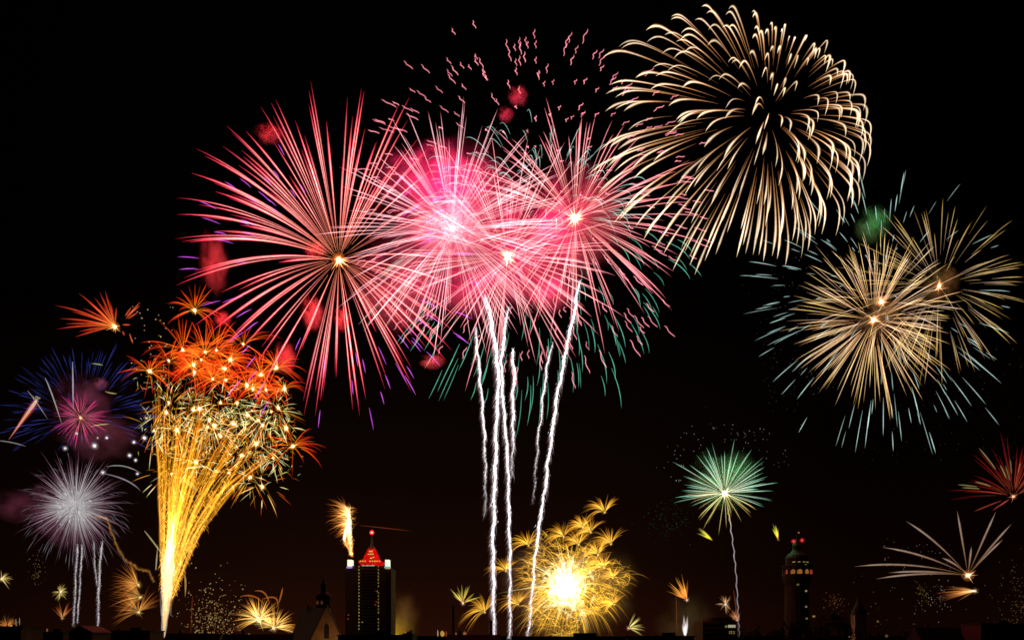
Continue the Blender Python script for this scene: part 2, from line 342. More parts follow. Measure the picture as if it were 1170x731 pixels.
# ------------------------------------------------------------------ town hall tower on the right
def hall_tower():
    D = 620; u = D / FOC; x = lambda px: X(px, D); z = lambda py: Z(py, D)
    cx, cyy = x(915.5), D + 10
    r = empty('hall_tower', (cx, cyy, 0), 'dark stone tower with ring of amber windows and two red lamps', 'tower')
    b = SB(); b.lathe(cx, cyy, [(15 * u, 0), (14 * u, z(700)), (13.2 * u, z(668)), (16 * u, z(662)), (16.4 * u, z(658))], 16); b.build('shaft', M['dark_stone'], r)
    b = SB(); b.lathe(cx, cyy, [(16.5 * u, z(657.9)), (16.5 * u, z(646.5)), (17.3 * u, z(646)), (17.3 * u, z(644.8)), (12.6 * u, z(644.2)), (12.6 * u, z(636.4))], 16); b.build('gallery', M['dark_stone'], r)
    b = SB(); b.lathe(cx, cyy, [(13 * u, z(636.3)), (11.5 * u, z(633)), (7.4 * u, z(629.5)), (5 * u, z(626.5)), (4.6 * u, z(622.2)), (5.6 * u, z(621.5)), (4 * u, z(619)), (1 * u, z(614)), (.4 * u, z(609.2))], 16); b.build('roof', M['slate'], r)
    for px, wd, mm in ((901.3, 1.2, 'dim_red'), (906.8, 4.2, 'amber_win'), (913.6, 5.2, 'amber_win'), (922, 3.6, 'amber_win'), (928.3, 3, 'dim_red')):
        dx = (px - 915.5); yy = cyy - math.sqrt(max(.1, 16.6 ** 2 - dx * dx)) * u
        b = SB(); h = wd * u / 2; b.prism_y([(x(px) - h, z(654.8)), (x(px) + h, z(654.8)), (x(px) + h, z(651)), (x(px), z(649.6)), (x(px) - h, z(651))], yy - .8, yy + 1.2); b.build('gallery_window', M[mm], r)
    for px in (908.8, 914.2, 920, 925):
        dx = px - 915.5; yy = cyy - math.sqrt(12.6 ** 2 - dx * dx) * u; b = SB(); b.box(x(px) - .8, x(px) + .8, yy - .7, yy + .8, z(641.7), z(640.6)); b.build('gallery_window', M['dim_win'], r)
    for px, py in ((912.5, 667.3), (922, 674.5), (922, 692.5), (922.8, 706), (934, 703.5), (921.5, 645)):
        dx = min(abs(px - 915.5), 13.5); yy = cyy - math.sqrt(14.2 ** 2 - dx * dx) * u; b = SB(); b.box(x(px) - .5, x(px) + .5, yy - 1.2, yy + 1.5, z(py) - .6, z(py) + .6); b.build('lit_window', M['dim_win'], r)
    for px, py in ((906.6, 618), (916.4, 616.9)):
        mb = MB(); c = P(px, py, D + 8); mb.ball(c, 2.9 * u, (.09, .002, .003)); mb.ball(c, 2.0 * u, (.16, .003, .005)); mb.ball(c, .9 * u, (.16, .07, .07))
        mb.tube([c + C_(0, .5, 0), c + C_(0, 2.0, -5 * u)], .3, (0, 0, 0)); mb.build('red_lamp', GLOW, r)
    mb = MB(); mb.ball(P(912.6, 608.2, D + 8), 1 * u, (.28, .12, .06)); mb.build('mast_lamp', EMBER, r)
hall_tower()

# ------------------------------------------------------------------ office block, spires, chimneys, roofs
def office():
    D = 380; u = D / FOC; x = lambda px: X(px, D); z = lambda py: Z(py, D)
    r = empty('office_block', (x(820), D + 10, 0), 'low stepped office block with one bright lit window row', 'office block')
    b = SB(); b.box(x(803), x(842), D, D + 18, 0, z(709.2)); b.box(x(812), x(838), D + 2, D + 16, z(709.2), z(704.8)); b.build('wall', M['concrete'], r)
    for py in (713.5, 719, 724.5):
        b = SB(); b.box(x(804.5), x(828 if py < 715 else 831), D - .15, D - .004, z(py + 1.9), z(py - 1.2)); b.build('window_band', M['glass'], r)
    for py in (710.6, 716.9, 722.3, 727.6):
        b = SB(); b.box(x(802.4), x(842.6), D - .6, D - .2, z(py + .55), z(py - .4)); b.build('ledge', M['brick'], r)
    for a, c, t, bt, mm in ((828.4, 831, 714, 717.2, 'dim_win'), (832, 836, 713.4, 717.2, 'white_win'), (836.3, 840.4, 713.4, 717.2, 'white_win'), (833, 834.2, 720.8, 723.6, 'dim_win'), (835, 836.4, 720.5, 723.6, 'dim_win'), (838, 839.4, 720.8, 723.8, 'dim_win')):
        b = SB(); b.box(x(a), x(c), D - .22, D - .005, z(bt), z(t)); b.build('lit_window', M[mm], r)
    b = SB(); b.box(x(808), x(813), D - .3, D + 3, z(709.15), z(705.5)); b.build('plant_room', M['amber_win'] if False else M['brick'], r)
    light(r, (x(811), D - 6, z(704)), 120, (1, .25, .06), .4)  # orange point light in front of the plant room, not from a burst
office()

def house(cx, wpx, top, D, roof, label, mwall='brick', chim=1, depth=14, group='dark roofs along the skyline'):
    x = lambda px: X(px, D); z = lambda py: Z(py, D)
    r = empty('house' if roof == 'gable' else 'apartment_building', (x(cx), D + depth / 2, 0), label, 'house' if roof == 'gable' else 'building', group)
    x0, x1 = x(cx - wpx / 2), x(cx + wpx / 2); W = x1 - x0; zt = z(top)
    hr = min(W * .3, 6.0) if roof == 'gable' else 0; ze = zt - hr
    b = SB(); b.box(x0, x1, D, D + depth, 0, ze); b.build('wall', M[mwall], r)
    b = SB()
    if roof == 'gable':
        if W > depth * 1.1: b.prism_x([(D - .5, ze + .01), (D + depth + .5, ze + .01), (D + depth / 2, zt)], x0 - .4, x1 + .4)
        else: b.prism_y([(x0 - .4, ze + .01), (x1 + .4, ze + .01), ((x0 + x1) / 2, zt)], D - .4, D + depth + .4)
    else:
        b.box(x0 - .3, x1 + .3, D - .3, D + depth + .3, ze + .004, ze + .45); b.box(x0 + W * .55, x0 + W * .75, D + 4, D + 8, ze + .45, ze + 1.6)
    rf = b.build('roof', M['slate'], r)
    for k in range(chim):
        xx = x0 + W * (.25 + .45 * k) + U(-.5, .5); b = SB(); b.box(xx - .45, xx + .45, D + depth * .5 - .4, D + depth * .5 + .4, zt - 1.5, zt + 1.0); b.box(xx - .55, xx + .55, D + depth * .5 - .5, D + depth * .5 + .5, zt + 1.0, zt + 1.2); b.build('chimney', M['brick'], rf)
    n = max(2, int(W / 3.2))
    for k in range(n):
        for j in range(2):
            xx = x0 + W * (k + .5) / n; zz = ze - 2.2 - 3.1 * j
            b = SB(); b.box(xx - .55, xx + .55, D - .12, D - .004, zz - .8, zz + .8); b.build('window', M['glass'], r)
    return r

house(11, 26, 716.5, 300, 'flat', 'flat dark roof at the far left edge under small lights', chim=1)
house(52, 40, 722.6, 330, 'flat', 'low dark roof between far left lights and leafy hump', chim=0)
house(92, 26, 714.2, 300, 'gable', 'dark gabled house under the two pale rocket trails', chim=0)
house(141, 60, 721.2, 340, 'flat', 'long flat roof under the orange feathery sprays')
house(214, 62, 723.0, 330, 'gable', 'dark pitched roof right of the golden fountain base', chim=2)
house(290, 80, 724.0, 320, 'gable', 'long dark roof under the low orange burst', chim=1)
house(425, 78, 726.2, 300, 'flat', 'flat dark roof at the foot of the high-rise', chim=1)
house(466, 10, 724.6, 300, 'flat', 'narrow dark rooftop block right of the high-rise', chim=1)
house(540, 60, 724.6, 310, 'gable', 'dark pitched roof left of the white rocket trails', chim=1)
house(650, 130, 728.0, 300, 'flat', 'wide dark roof under the great yellow burst', chim=0)
house(755, 76, 727.3, 320, 'flat', 'low dark roof below the white ground flares', chim=0)
house(1085, 60, 716.0, 330, 'gable', 'dark roof under the orange comet on the right', chim=1)
house(1146, 50, 713.0, 320, 'flat', 'dark flat roof in the lower right corner', chim=0)

def chimney_stack(px, wpx, top, D, label):
    x = X(px, D); r = wpx / 2 * D / FOC; zt = Z(top, D)
    b = SB(); b.lathe(x, D, [(r * 1.25, 0), (r, zt * .7), (r * .95, zt - 1), (r * 1.2, zt - .9), (r * 1.2, zt - .2), (r * .9, zt)], 14)
    o = b.build('chimney_stack', M['brick']); tag(o, label, 'chimney')
chimney_stack(517.8, 3.4, 691, 430, 'tall dark chimney stack under the small yellow palm burst')
chimney_stack(561, 3.2, 708.5, 400, 'short dark chimney stack beside the leftmost white trail')
chimney_stack(525.5, 4.0, 720, 430, 'stubby dark chimney stack right of the tall one')

def spire(px, wpx, top, shoulder, D, label):
    x = X(px, D); h = wpx / 2 * D / FOC; r = empty('church_spire', (x, D, 0), label, 'church spire')
    b = SB(); b.box(x - h, x + h, D - h, D + h, 0, Z(shoulder, D)); b.build('tower_wall', M['stone'], r)
    b = SB(); b.lathe(x, D, [(h * 1.35, Z(shoulder, D) + .01), (h * .8, Z(shoulder - 9, D)), (h * .35, Z(top + 8, D)), (.1, Z(top, D))], 8, math.pi / 8); b.build('spire_roof', M['slate'], r)
    for s in (-1, 1):
        for t in (-1, 1):
            b = SB(); b.lathe(x + s * h * .85, D + t * h * .85, [(h * .2, Z(shoulder, D) + .02), (h * .2, Z(shoulder - 4, D)), (.05, Z(shoulder - 9, D))], 6); b.build('pinnacle', M['slate'], r)
spire(981, 13, 679, 702, 560, 'dark pointed church spire behind the trees on the right')
# small lit lamps among the roofs
def rooftop_lamp(px, py, D, r, col, label, cat='lamp', tall=1.0):
    u = D / FOC; mb = MB(); c = P(px, py, D); mb.ball(c, (r * u, r * u, r * u * tall), col, 1, .12); mb.tube([c, c - C_(0, 0, max(3, c[2] - 14))], .12, (0, 0, 0)); o = mb.build('street_lamp', EMBER, origin=c); tag(o, label, cat, 'lamps among the roofs')
rooftop_lamp(505.5, 723.5, 420, 2.4, (.42, .25, .03), 'round yellow lamp left of the tall chimney stack', tall=1.4)
rooftop_lamp(500.2, 723, 420, .8, (.28, .2, .14), 'thin pale lamp left of the round yellow lamp', tall=5)
rooftop_lamp(510, 724, 420, .9, (.2, .03, .02), 'thin dim red lamp beside the round yellow lamp', tall=4)
rooftop_lamp(531, 724, 420, 1.9, (.26, .07, .03), 'dim orange lamp right of the stubby chimney stack', tall=1.6)
rooftop_lamp(521, 724, 420, 1.0, (.22, .05, .03), 'dim red lamp between the tall and stubby chimney stacks', tall=2)
rooftop_lamp(18.2, 711, 300, .5, (.2, .17, .12), 'thin pale lamp on the far left roof', tall=9)
rooftop_lamp(22.3, 710, 300, .5, (.22, .15, .08), 'thin warm lamp right of the pale one, far left', tall=10)
rooftop_lamp(53.8, 719.5, 330, .9, (.2, .07, .02), 'small orange lamp on the low roof left of rocket trails', tall=2.2)
rooftop_lamp(1003, 709.5, 420, 1.3, (.10, .06, .02), 'dim yellow lamp right of the pointed spire')
rooftop_lamp(1013, 726, 330, 1.6, (.10, .05, .015), 'dim lamp low down right of the trees')
rooftop_lamp(970.5, 727, 330, .9, (.12, .09, .03), 'tiny yellow lamp low among the trees')

# ------------------------------------------------------------------ trees of the dark park on the right
def tree(px, top, D, wpx, label, conifer=False):
    x = X(px, D); zt = Z(top, D); u = D / FOC; R = wpx / 2 * u
    r = empty('conifer_tree' if conifer else 'broadleaf_tree', (x, D, 0), label, 'tree', 'trees on the dark skyline')
    rs = np.random.RandomState(int(px * 7)); b = SB()
    b.lathe(x, D, [(.55, 0), (.38, zt * .35), (.2, zt * .7), (.05, zt * .97)], 8)
    b.build('trunk', M['bark'], r)
    bm = bmesh.new(); n = 700 if not conifer else 420
    V, Fc = [], []
    cl = [(rs.normal(0, .45, 3) * C_(1, 1, .6), rs.uniform(.3, .5)) for _ in range(16)]
    for k in range(n):
        if conifer:
            t = rs.uniform(0, 1) ** .7; a = rs.uniform(0, 6.28); rr = R * t * (.75 + .25 * math.sin(t * 40)) * rs.uniform(.5, 1.0)
            c = C_(x + rr * math.cos(a), D + rr * math.sin(a), zt - t * min(11, zt * .6))
        else:
            cc, cr_ = cl[k % 16]; d = rs.normal(0, 1, 3); d /= np.linalg.norm(d); q = (cc + d * cr_ * rs.uniform(.5, 1))
            q = q / max(1, np.linalg.norm(q * C_(1, 1, .9))); H = min(7.0, zt * .35)
            c = C_(x + q[0] * R, D + q[1] * R, zt - H + q[2] * H)
        s_ = rs.uniform(.18, .45) * (1 if conifer else 1.25); a1 = rs.normal(0, 1, 3); a1 /= np.linalg.norm(a1); a2 = np.cross(a1, rs.normal(0, 1, 3)); a2 /= np.linalg.norm(a2)
        i = len(V); V += [c + a1 * s_, c + a2 * s_ * .6, c - a1 * s_, c - a2 * s_ * .6]; Fc.append((i, i + 1, i + 2, i + 3))
    me = bpy.data.meshes.new('crown'); me.from_pydata([tuple(v - np.array(r.location)) for v in V], [], Fc); me.materials.append(M['leaf'])
    o = bpy.data.objects.new('crown', me); COL.objects.link(o); o.parent = r
ORD = 'first second third fourth fifth sixth seventh eighth ninth tenth eleventh twelfth thirteenth fourteenth fifteenth sixteenth seventeenth eighteenth nineteenth twentieth'.split() + [f'twenty-{k}' for k in 'first second third fourth fifth sixth seventh eighth ninth'.split()]
TREES = [(851, 714, 16), (866, 710, 20), (883, 711, 15), (894, 709, 13), (905, 703, 20), (925, 705, 22), (945, 699, 26), (957, 692, 22), (968, 697, 18), (994, 712, 20), (1012, 713, 22), (1034, 712, 24), (1056, 714, 22)]
for k, (px, top, wd) in enumerate(TREES): tree(px, top, 340 + 17 * (k % 3), wd, f'dark leafy tree, {ORD[k]} from the left of the park trees on the right')
for k, (px, top, wd) in enumerate([(717, 724, 4), (749.5, 723, 4.5), (767.5, 721.5, 5)]): tree(px, top, 330, wd, f'small pointed dark conifer, {ORD[k]} from the left below the orange sprays', True)
tree(112, 713.5, 310, 18, 'dark rounded tree right of the gabled house on the left')

# ------------------------------------------------------------------ smoke, each puff with its own added light
def smoke_mat(name, dens, scale, falloff=1.0):
    m = mat(name); t = m.node_tree; N = t.nodes.new; L = t.links.new
    o = N('ShaderNodeOutputMaterial'); v = N('ShaderNodeVolumePrincipled'); v.inputs['Color'].default_value = (.9, .9, .9, 1); v.inputs['Anisotropy'].default_value = 0.0
    tcn = N('ShaderNodeTexCoord'); nz = N('ShaderNodeTexNoise'); nz.inputs['Scale'].default_value = scale; nz.inputs['Detail'].default_value = 3
    ln = N('ShaderNodeVectorMath'); ln.operation = 'LENGTH'
    f = N('ShaderNodeMapRange'); f.interpolation_type = 'SMOOTHSTEP'; f.inputs['From Min'].default_value = .9; f.inputs['From Max'].default_value = .05; f.inputs['To Min'].default_value = 0; f.inputs['To Max'].default_value = 1
    n2 = N('ShaderNodeMapRange'); n2.inputs['From Min'].default_value = .40; n2.inputs['From Max'].default_value = .60; n2.inputs['To Min'].default_value = .03; n2.inputs['To Max'].default_value = 1.5
    a = N('ShaderNodeMath'); a.operation = 'MULTIPLY'; bq = N('ShaderNodeMath'); bq.operation = 'MULTIPLY'; bq.inputs[1].default_value = dens
    L(tcn.outputs['Object'], nz.inputs['Vector']); L(tcn.outputs['Object'], ln.inputs[0]); L(ln.outputs['Value'], f.inputs['Value']); L(nz.outputs['Fac'], n2.inputs['Value'])
    L(f.outputs[0], a.inputs[0]); L(n2.outputs[0], a.inputs[1]); L(a.outputs[0], bq.inputs[0]); L(bq.outputs[0], v.inputs['Density']); L(v.outputs[0], o.inputs['Volume'])
    return m

def smoke(px, py, D, rx, ry, dens, label, lit=None, scale=2.2, seed=0, depth=None, at=None):
    """a drifting puff; lit = (power, colour) of an added, unseen point light beside it"""
    u = D / FOC; c = P(px, py, D); bm = bmesh.new(); bmesh.ops.create_icosphere(bm, subdivisions=4, radius=1.0)
    for v in bm.verts:
        q = v.co.normalized(); v.co = q * (0.80 + .42 * noise.noise(q * 1.5 + Vector((seed * 3.1, seed, 2))) + .16 * noise.noise(q * 3.7 + Vector((seed, 5, seed * 1.7)))) 
    me = bpy.data.meshes.new('smoke_cloud'); bm.to_mesh(me); bm.free(); me.materials.append(smoke_mat('firework_smoke', dens, scale))
    o = bpy.data.objects.new('smoke_cloud', me); COL.objects.link(o); o.location = tuple(c); o.scale = (rx * u, (depth or (rx + ry) / 2) * u, ry * u)
    tag(o, label, 'smoke', 'smoke clouds among the fireworks')
    if lit:
        l = bpy.data.lights.new('smoke_fill_light', 'POINT'); l.energy = lit[0] * (1.9 if at is None else 1); l.color = lit[1]; l.shadow_soft_size = 1.5  # added light without a visible source, makes the puff glow
        lo = bpy.data.objects.new('smoke_fill_light', l); COL.objects.link(lo); lo.location = tuple(c + np.array(at or (0, -(depth or (rx + ry) / 2) * u * 1.6, 0)))
    return o

RED = (1, .012, .012)
PINK = (1, .006, .13)
smoke(308, 153, 700, 22, 14, 0.050, 'dim red smoke puff by the upper left of the big red burst', (3.2e4, RED), 2.4, 1)
smoke(245, 300, 700, 22, 48, 0.028, 'tall red smoke wisp at the left edge of the big red burst', (9e4, RED), 2.2, 2)
smoke(254, 364, 690, 14, 12, 0.066, 'small bright red smoke puff above the golden fountain', (2.8e4, RED), 2, 3)
smoke(357, 358, 700, 17, 28, 0.055, 'red smoke puff below left of the red burst core', (5e4, RED), 2.2, 4)
smoke(391, 364, 700, 13, 20, 0.055, 'red smoke puff directly below the red burst core', (4e4, RED), 2.2, 5)
smoke(326, 409, 690, 17, 25, 0.055, 'red smoke puff at the right shoulder of the golden fountain', (5e4, RED), 2, 6)
smoke(494, 413, 720, 20, 11, 0.055, 'flat red smoke puff left of the white rocket trails', (3e4, RED), 1.8, 7)
smoke(592, 110, 760, 16, 15, 0.050, 'dark red smoke puff beneath the pink squiggle dome', (1.5e4, RED), 2, 8)
smoke(578, 131, 760, 13, 11, 0.044, 'smaller dark red smoke puff under the first in the dome', (9e3, RED), 2, 9)
smoke(360, 285, 700, 20, 14, .05, 'faint red smoke left of the red burst core', (2.5e4, RED), 2.2, 10)
smoke(522, 250, 830, 130, 112, .020, 'glowing pink smoke bank behind the white-hot pink burst', (4.2e5, PINK), 2.6, 11, 60, at=(0, -58, 0))
smoke(512, 258, 730, 62, 52, .026, 'pale glare-lit smoke round the white-hot pink core', (1.5e5, (1, .42, .48)), 2.0, 30, 40, at=(2, -32, 0))
smoke(500, 205, 800, 95, 58, .026, 'ragged magenta smoke above the white-hot pink burst', (2.4e5, PINK), 3.2, 12, 45, at=(-12, -44, 0))
smoke(612, 285, 810, 90, 88, .026, 'pink smoke between the middle and right pink bursts', (2.4e5, PINK), 2.8, 13, 55, at=(0, -50, 0))
smoke(628, 334, 790, 38, 28, .05, 'hot pink smoke under the right pink burst', (6e4, PINK), 2.2, 14, at=(0, -30, 0))
smoke(545, 330, 800, 80, 44, .026, 'pink smoke under the middle pink burst', (1.3e5, PINK), 2.8, 31, 40, at=(0, -36, 0))
smoke(455, 330, 760, 75, 62, .016, 'dim crimson smoke between the red and pink bursts', (8e4, RED), 2.6, 15)
smoke(660, 250, 790, 80, 75, .018, 'thin crimson smoke round the right pink burst core', (1.6e5, (1, .02, .05)), 2.4, 16)
smoke(997, 256, 900, 26, 28, .022, 'round green smoke puff above the gold bursts', (5e4, (.005, 1, .25)), 1.6, 17)
smoke(1004, 362, 900, 32, 32, .03, 'brown glow of smoke behind the double gold burst', (3.5e4, (1, .22, .04)), 2, 18)
smoke(1074, 325, 900, 26, 30, .03, 'brown smoke behind the right gold burst', (2e4, (1, .22, .04)), 2, 19)
smoke(826, 548, 720, 54, 46, .012, 'green smoke glowing behind the small green burst', (2.0e5, (.01, 1, .26)), 2, 20, at=(0, -48, 0))
smoke(92, 462, 760, 50, 46, .010, 'dull violet smoke behind the blue burst', (1.2e4, (.55, .12, .5)), 2.4, 21)
smoke(115, 438, 760, 12, 11, .05, 'small mauve smoke puff above the magenta burst', (6e3, (.6, .15, .3)), 2, 22)
smoke(18, 578, 760, 36, 28, .016, 'purple smoke at the far left edge', (7e3, (.7, .08, .4)), 2, 23)
smoke(78, 584, 720, 66, 58, .012, 'dusky pink smoke behind the pale burst on the left', (6e4, (.8, .3, .6)), 2.4, 24)
smoke(112, 498, 720, 66, 40, .008, 'grey smoke above the pale burst on the left', (1.1e4, (.8, .62, .7)), 2.4, 25)
smoke(460, 706, 640, 28, 46, .010, 'yellow-lit haze behind the right side of the high-rise', (3.2e4, (1, .60, .02)), 1.2, 26, at=(-9, 4, -16))
smoke(650, 672, 640, 100, 84, .014, 'yellow smoke behind the great yellow burst', (7e4, (1, .55, .03)), 2.6, 27, at=(0, -6, 0))
smoke(782, 712, 640, 46, 50, .006, 'red lit smoke around the white ground flares', (1.5e3, (1, .12, .03)), 1.6, 29)

# ------------------------------------------------------------------ the big red burst
def red_burst():
    B = Burst('firework_burst', 'huge red burst with cream-cored rays and violet outer dashes', (387, 297), 600); c = B.c
    tips = [(355, 93), (353, 104), (315, 114), (310, 118), (298, 122), (259, 144), (264, 151), (281, 150), (254, 167), (224, 170), (219, 198), (244, 209), (246, 219), (203, 226), (227, 234), (203, 245), (200, 273), (208, 276), (246, 264), (337, 137), (311, 160), (348, 155), (344, 170), (353, 120), (373, 139), (278, 179), (397, 111), (403, 133), (413, 101), (416, 104), (392, 179), (456, 119), (468, 111), (466, 137), (417, 147), (431, 161), (464, 170), (479, 157), (492, 168), (505, 186), (448, 190), (425, 205),
        (201, 326), (222, 310), (253, 334), (222, 372), (248, 404), (240, 380), (296, 449), (316, 343), (285, 296), (347, 475), (360, 475), (366, 458), (384, 431), (403, 468), (411, 475), (418, 456), (335, 418), (440, 445), (470, 448), (509, 411), (516, 400), (487, 397), (472, 396), (523, 362), (529, 331), (530, 301), (533, 270), (525, 236), (518, 215), (508, 345), (498, 330), (478, 372), (275, 400), (290, 420), (318, 300), (262, 245), (300, 215), (330, 200), (470, 420), (450, 400), (430, 380), (520, 380)]
    for k, tp in enumerate(tips):
        L = math.hypot(tp[0] - c[0], tp[1] - c[1]); dz = U(-1, 1) * math.sqrt(max(30 ** 2, 205 ** 2 - L * L)) * .6
        sag = .05 + .24 * abs(tp[0] - c[0]) / 190
        q = np.linspace(0, 1, 12); tw = 1 + (RNG.rand() < .55)
        for j in range(tw):
            t2 = np.array(tp) + (RNG.normal(0, 3.2, 2) + (c - tp) * U(.02, .16) if j else 0)
            p = arc(c, t2, sag, dz, .04 + .10 * RNG.rand(), 12)
            wd = taper(q, .6, .22, .18) * U(.7, 1.35)
            br = U(.5, 1.12)
            B.trail(p, wd, lerpc(q, [(0, (.24, .11, .05)), (.2, (.32, .13, .10)), (.6, (.50, .33, .28)), (.85, (.26, .06, .06)), (1, (.20, .008, .018))]) * br,
                    lerpc(q, [(0, (.10, .011, .004)), (.3, (.20, .005, .010)), (.8, (.34, .005, .022)), (1, (.24, .002, .018))]) * br, 2.4)
    # violet second colour, blown a little off the red tracks
    for k in range(74):
        a = RNG.choice([U(math.pi * .62, math.pi * 1.18), U(math.pi * 1.2, math.pi * 2.35)], p=[.4, .6]); R = U(95, 178)
        d = C_(math.cos(a), -math.sin(a)); L = U(12, 26); st = c + d * R * .92; g = C_(0, .16 * R * abs(d[0]) ** .5)
        q = np.linspace(0, 1, 5)[:, None]; p2 = st + g + d * L * q + C_(0, 3) * q * q
        p = np.concatenate([p2, np.full((5, 1), U(-60, 60))], 1)
        B.trail(p, taper(q[:, 0], .3, .3, .2) * .85, np.tile(C_(.24, .05, .27) * U(.6, 1.2), (5, 1)), np.tile(C_(.07, .004, .10), (5, 1)), 1.9, part='violet_spark')
    B.core(3.2, (1.2, .75, .3), (.6, .12, .02), 14); light(B.root, P(387, 297, 600), 1e4, (1, .1, .06)); B.finish()
red_burst()

def radial(B, n, R, cols, halo, w=1.3, s0=(.05, .12), s1=(.8, 1.05), grav=8, wind=0, squash=.8, drag=1.6, twin=0, hw=2.0, part='spark_trail', m=None, keep=None, np_=8, tap=(.4, .3, .3), rj=.12, bright=(.7, 1.1), tv=False):
    for d in sphere_dirs(n, squash):
        if keep is not None and not keep(d): continue
        for j in range(1 + (RNG.rand() < twin)):
            dd = d + (RNG.normal(0, .035, 3) if j else 0); a, b = U(*s0), U(*s1)
            p = flight(B.c, dd, R * (1 + rj * RNG.normal()), a, b, np_, drag, grav, wind); q = np.linspace(0, 1, np_); br = U(*bright) * (C_(1, U(.9, 1.04), U(.55, 1.3)) if tv else 1)
            B.trail(p, taper(q, *tap) * w * U(.8, 1.2), lerpc(q, cols) * br, None if halo is None else lerpc(q, halo) * br, hw, part, m)

# ------------------------------------------------------------------ three pink bursts
B = Burst('firework_burst', 'white-hot pink burst left of the two other pink bursts', (517, 261), 650)
radial(B, 145, 132, [(0, (.13, .09, .09)), (.25, (.28, .21, .21)), (.7, (.42, .28, .29)), (1, (.2, .07, .07))], [(0, (.02, .004, .006)), (.5, (.08, .003, .012)), (1, (.09, .002, .008))], .8, grav=5, squash=.7, twin=.35)
mb = MB(); c = P(517, 261, 650)
for k in range(520):
    d = N_(0, 1, 3); d /= np.linalg.norm(d); o0 = c + N_(0, 1, 3) * (8 if k % 3 == 0 else 15) * B.u; L = U(5, 18) * B.u; mb.tube([o0, o0 + d * L * .5, o0 + d * L], np.array([.8, .8, .1]) * B.u * U(.4, 1.1), np.array([C_(.085, .058, .056), C_(.07, .043, .045), C_(.04, .012, .016)]), 4)
mb.build('core_glare', GLOW, B.root)['kind'] = 'stuff'
B.core(2.4, (.45, .36, .30), (.14, .06, .06), 18); light(B.root, P(517, 261, 655), 5e4, PINK); B.finish()
B = Burst('firework_burst', 'pink burst in the middle, lowest of the three pink bursts', (580, 293), 620)
radial(B, 108, 128, [(0, (.18, .09, .06)), (.35, (.38, .24, .22)), (.8, (.42, .22, .22)), (1, (.2, .05, .05))], [(0, (.07, .008, .006)), (.5, (.15, .004, .016)), (1, (.13, .003, .012))], .78, grav=8, squash=.75, twin=.3)
B.core(3.4, (1.1, .7, .4), (.5, .12, .06), 26); light(B.root, P(580, 293, 620), 2e4, PINK); B.finish()
B = Burst('firework_burst', 'pink burst on the right, above the longest slanted white trail', (657, 250), 640)
radial(B, 104, 128, [(0, (.18, .09, .06)), (.35, (.38, .22, .20)), (.8, (.42, .20, .20)), (1, (.2, .05, .05))], [(0, (.07, .008, .006)), (.5, (.18, .004, .020)), (1, (.15, .003, .014))], .82, grav=10, squash=.7, twin=.4)
B.core(3.6, (1.1, .75, .45), (.5, .14, .06), 26); light(B.root, P(657, 250, 640), 2e4, PINK); B.finish()

# ------------------------------------------------------------------ teal second stage
B = Burst('firework_burst', 'wide shell of thin teal dashes around the pink bursts', (612, 262), 690)
for d in sphere_dirs(300, 1.0):
    R = 178 * (1 + .1 * RNG.normal()); up = d[1] < -.1
    p = flight(B.c, d, R * (.76 if up else 1), U(.62, .82) - (.2 if up else 0), U(.93, 1.05), 7, 2.0, 34 if not up else 20, -8); q = np.linspace(0, 1, 7)
    p[:, 0] += (np.sin(q * 3) * U(0, 2)) if not up else 0; p[:, 1] += (U(0, 9) * q ** 3) if up else 0
    colr = C_(.16, .27, .24) if up else C_(.05, .22, .15)
    if up or RNG.rand() < .75: B.trail(p, taper(q, .3, .3, .3) * .85, np.tile(colr * U(.5, 1.1), (7, 1)), None)
B.finish()

# ------------------------------------------------------------------ squiggle dome
B = Burst('firework_burst', 'dome of short pink squiggles above the pink bursts', (606, 222), 680)
for d in sphere_dirs(370, 1.0, .5):
    R = 196 * (1 + .08 * RNG.normal()); L = U(.06, .14)
    p = flight(B.c, d, R, 1 - L, 1.0, 10, .7, 14, 0); q = np.linspace(0, 1, 10)
    if d[1] > .2 and RNG.rand() < .25: continue
    p[:, 0] += 1.0 * np.sin(q * 2 * math.pi * 1.35 + .6); p[:, 1] += .45 * np.cos(q * 2 * math.pi * 1.35)
    B.trail(p, taper(q, .15, .15, .5) * .8, np.tile(C_(.42, .16, .17) * U(.7, 1.15), (10, 1)), np.tile(C_(.10, .01, .025), (10, 1)), 1.9)
B.finish()

# ------------------------------------------------------------------ gold-white willow
B = Burst('firework_burst', 'large cream and gold willow burst with curling tails, upper right', (876, 142), 640)
for d in sphere_dirs(240, .95, .45):
    left = max(0, -d[0]); right = max(0, d[0])
    R = (131 + 55 * min(1, left * 1.2)) * (1 + .06 * np.clip(RNG.normal(), -2, 1.4))
    s0 = U(.17, .46); s1 = U(.94, 1.06); n = 16
    q = np.linspace(0, 1, n); tt = s0 + (s1 - s0) * q
    r = R * (1 - np.exp(-2.1 * tt)) / (1 - math.exp(-2.1))
    hook = np.clip((tt - .70) / .3, 0, 1.2) ** 2
    p = np.stack([B.c[0] + d[0] * r - 6 * tt ** 2 - hook * (1 + 9 * right), B.c[1] - 8 + d[1] * r * (1.06 if d[1] > 0 else .98) + 17 * tt ** 2 + hook * (4 + 10 * right + 5 * max(0, -d[1])), d[2] * r], 1)
    wd = np.clip(np.minimum(.10 + 1.2 * q ** .9, (1.02 - q) / .22), .06, 1) * U(.95, 2.0)
    br = U(.55, 1.1)
    B.trail(p, wd, lerpc(q, [(0, (.05, .02, .008)), (.3, (.24, .145, .06)), (.6, (.52, .47, .36)), (.93, (.56, .52, .40)), (1, (.34, .24, .09))]) * br,
            lerpc(q, [(0, (.04, .009, .002)), (.5, (.13, .042, .008)), (.85, (.17, .085, .02)), (1, (.12, .06, .01))]) * br, 1.9)
B.finish()

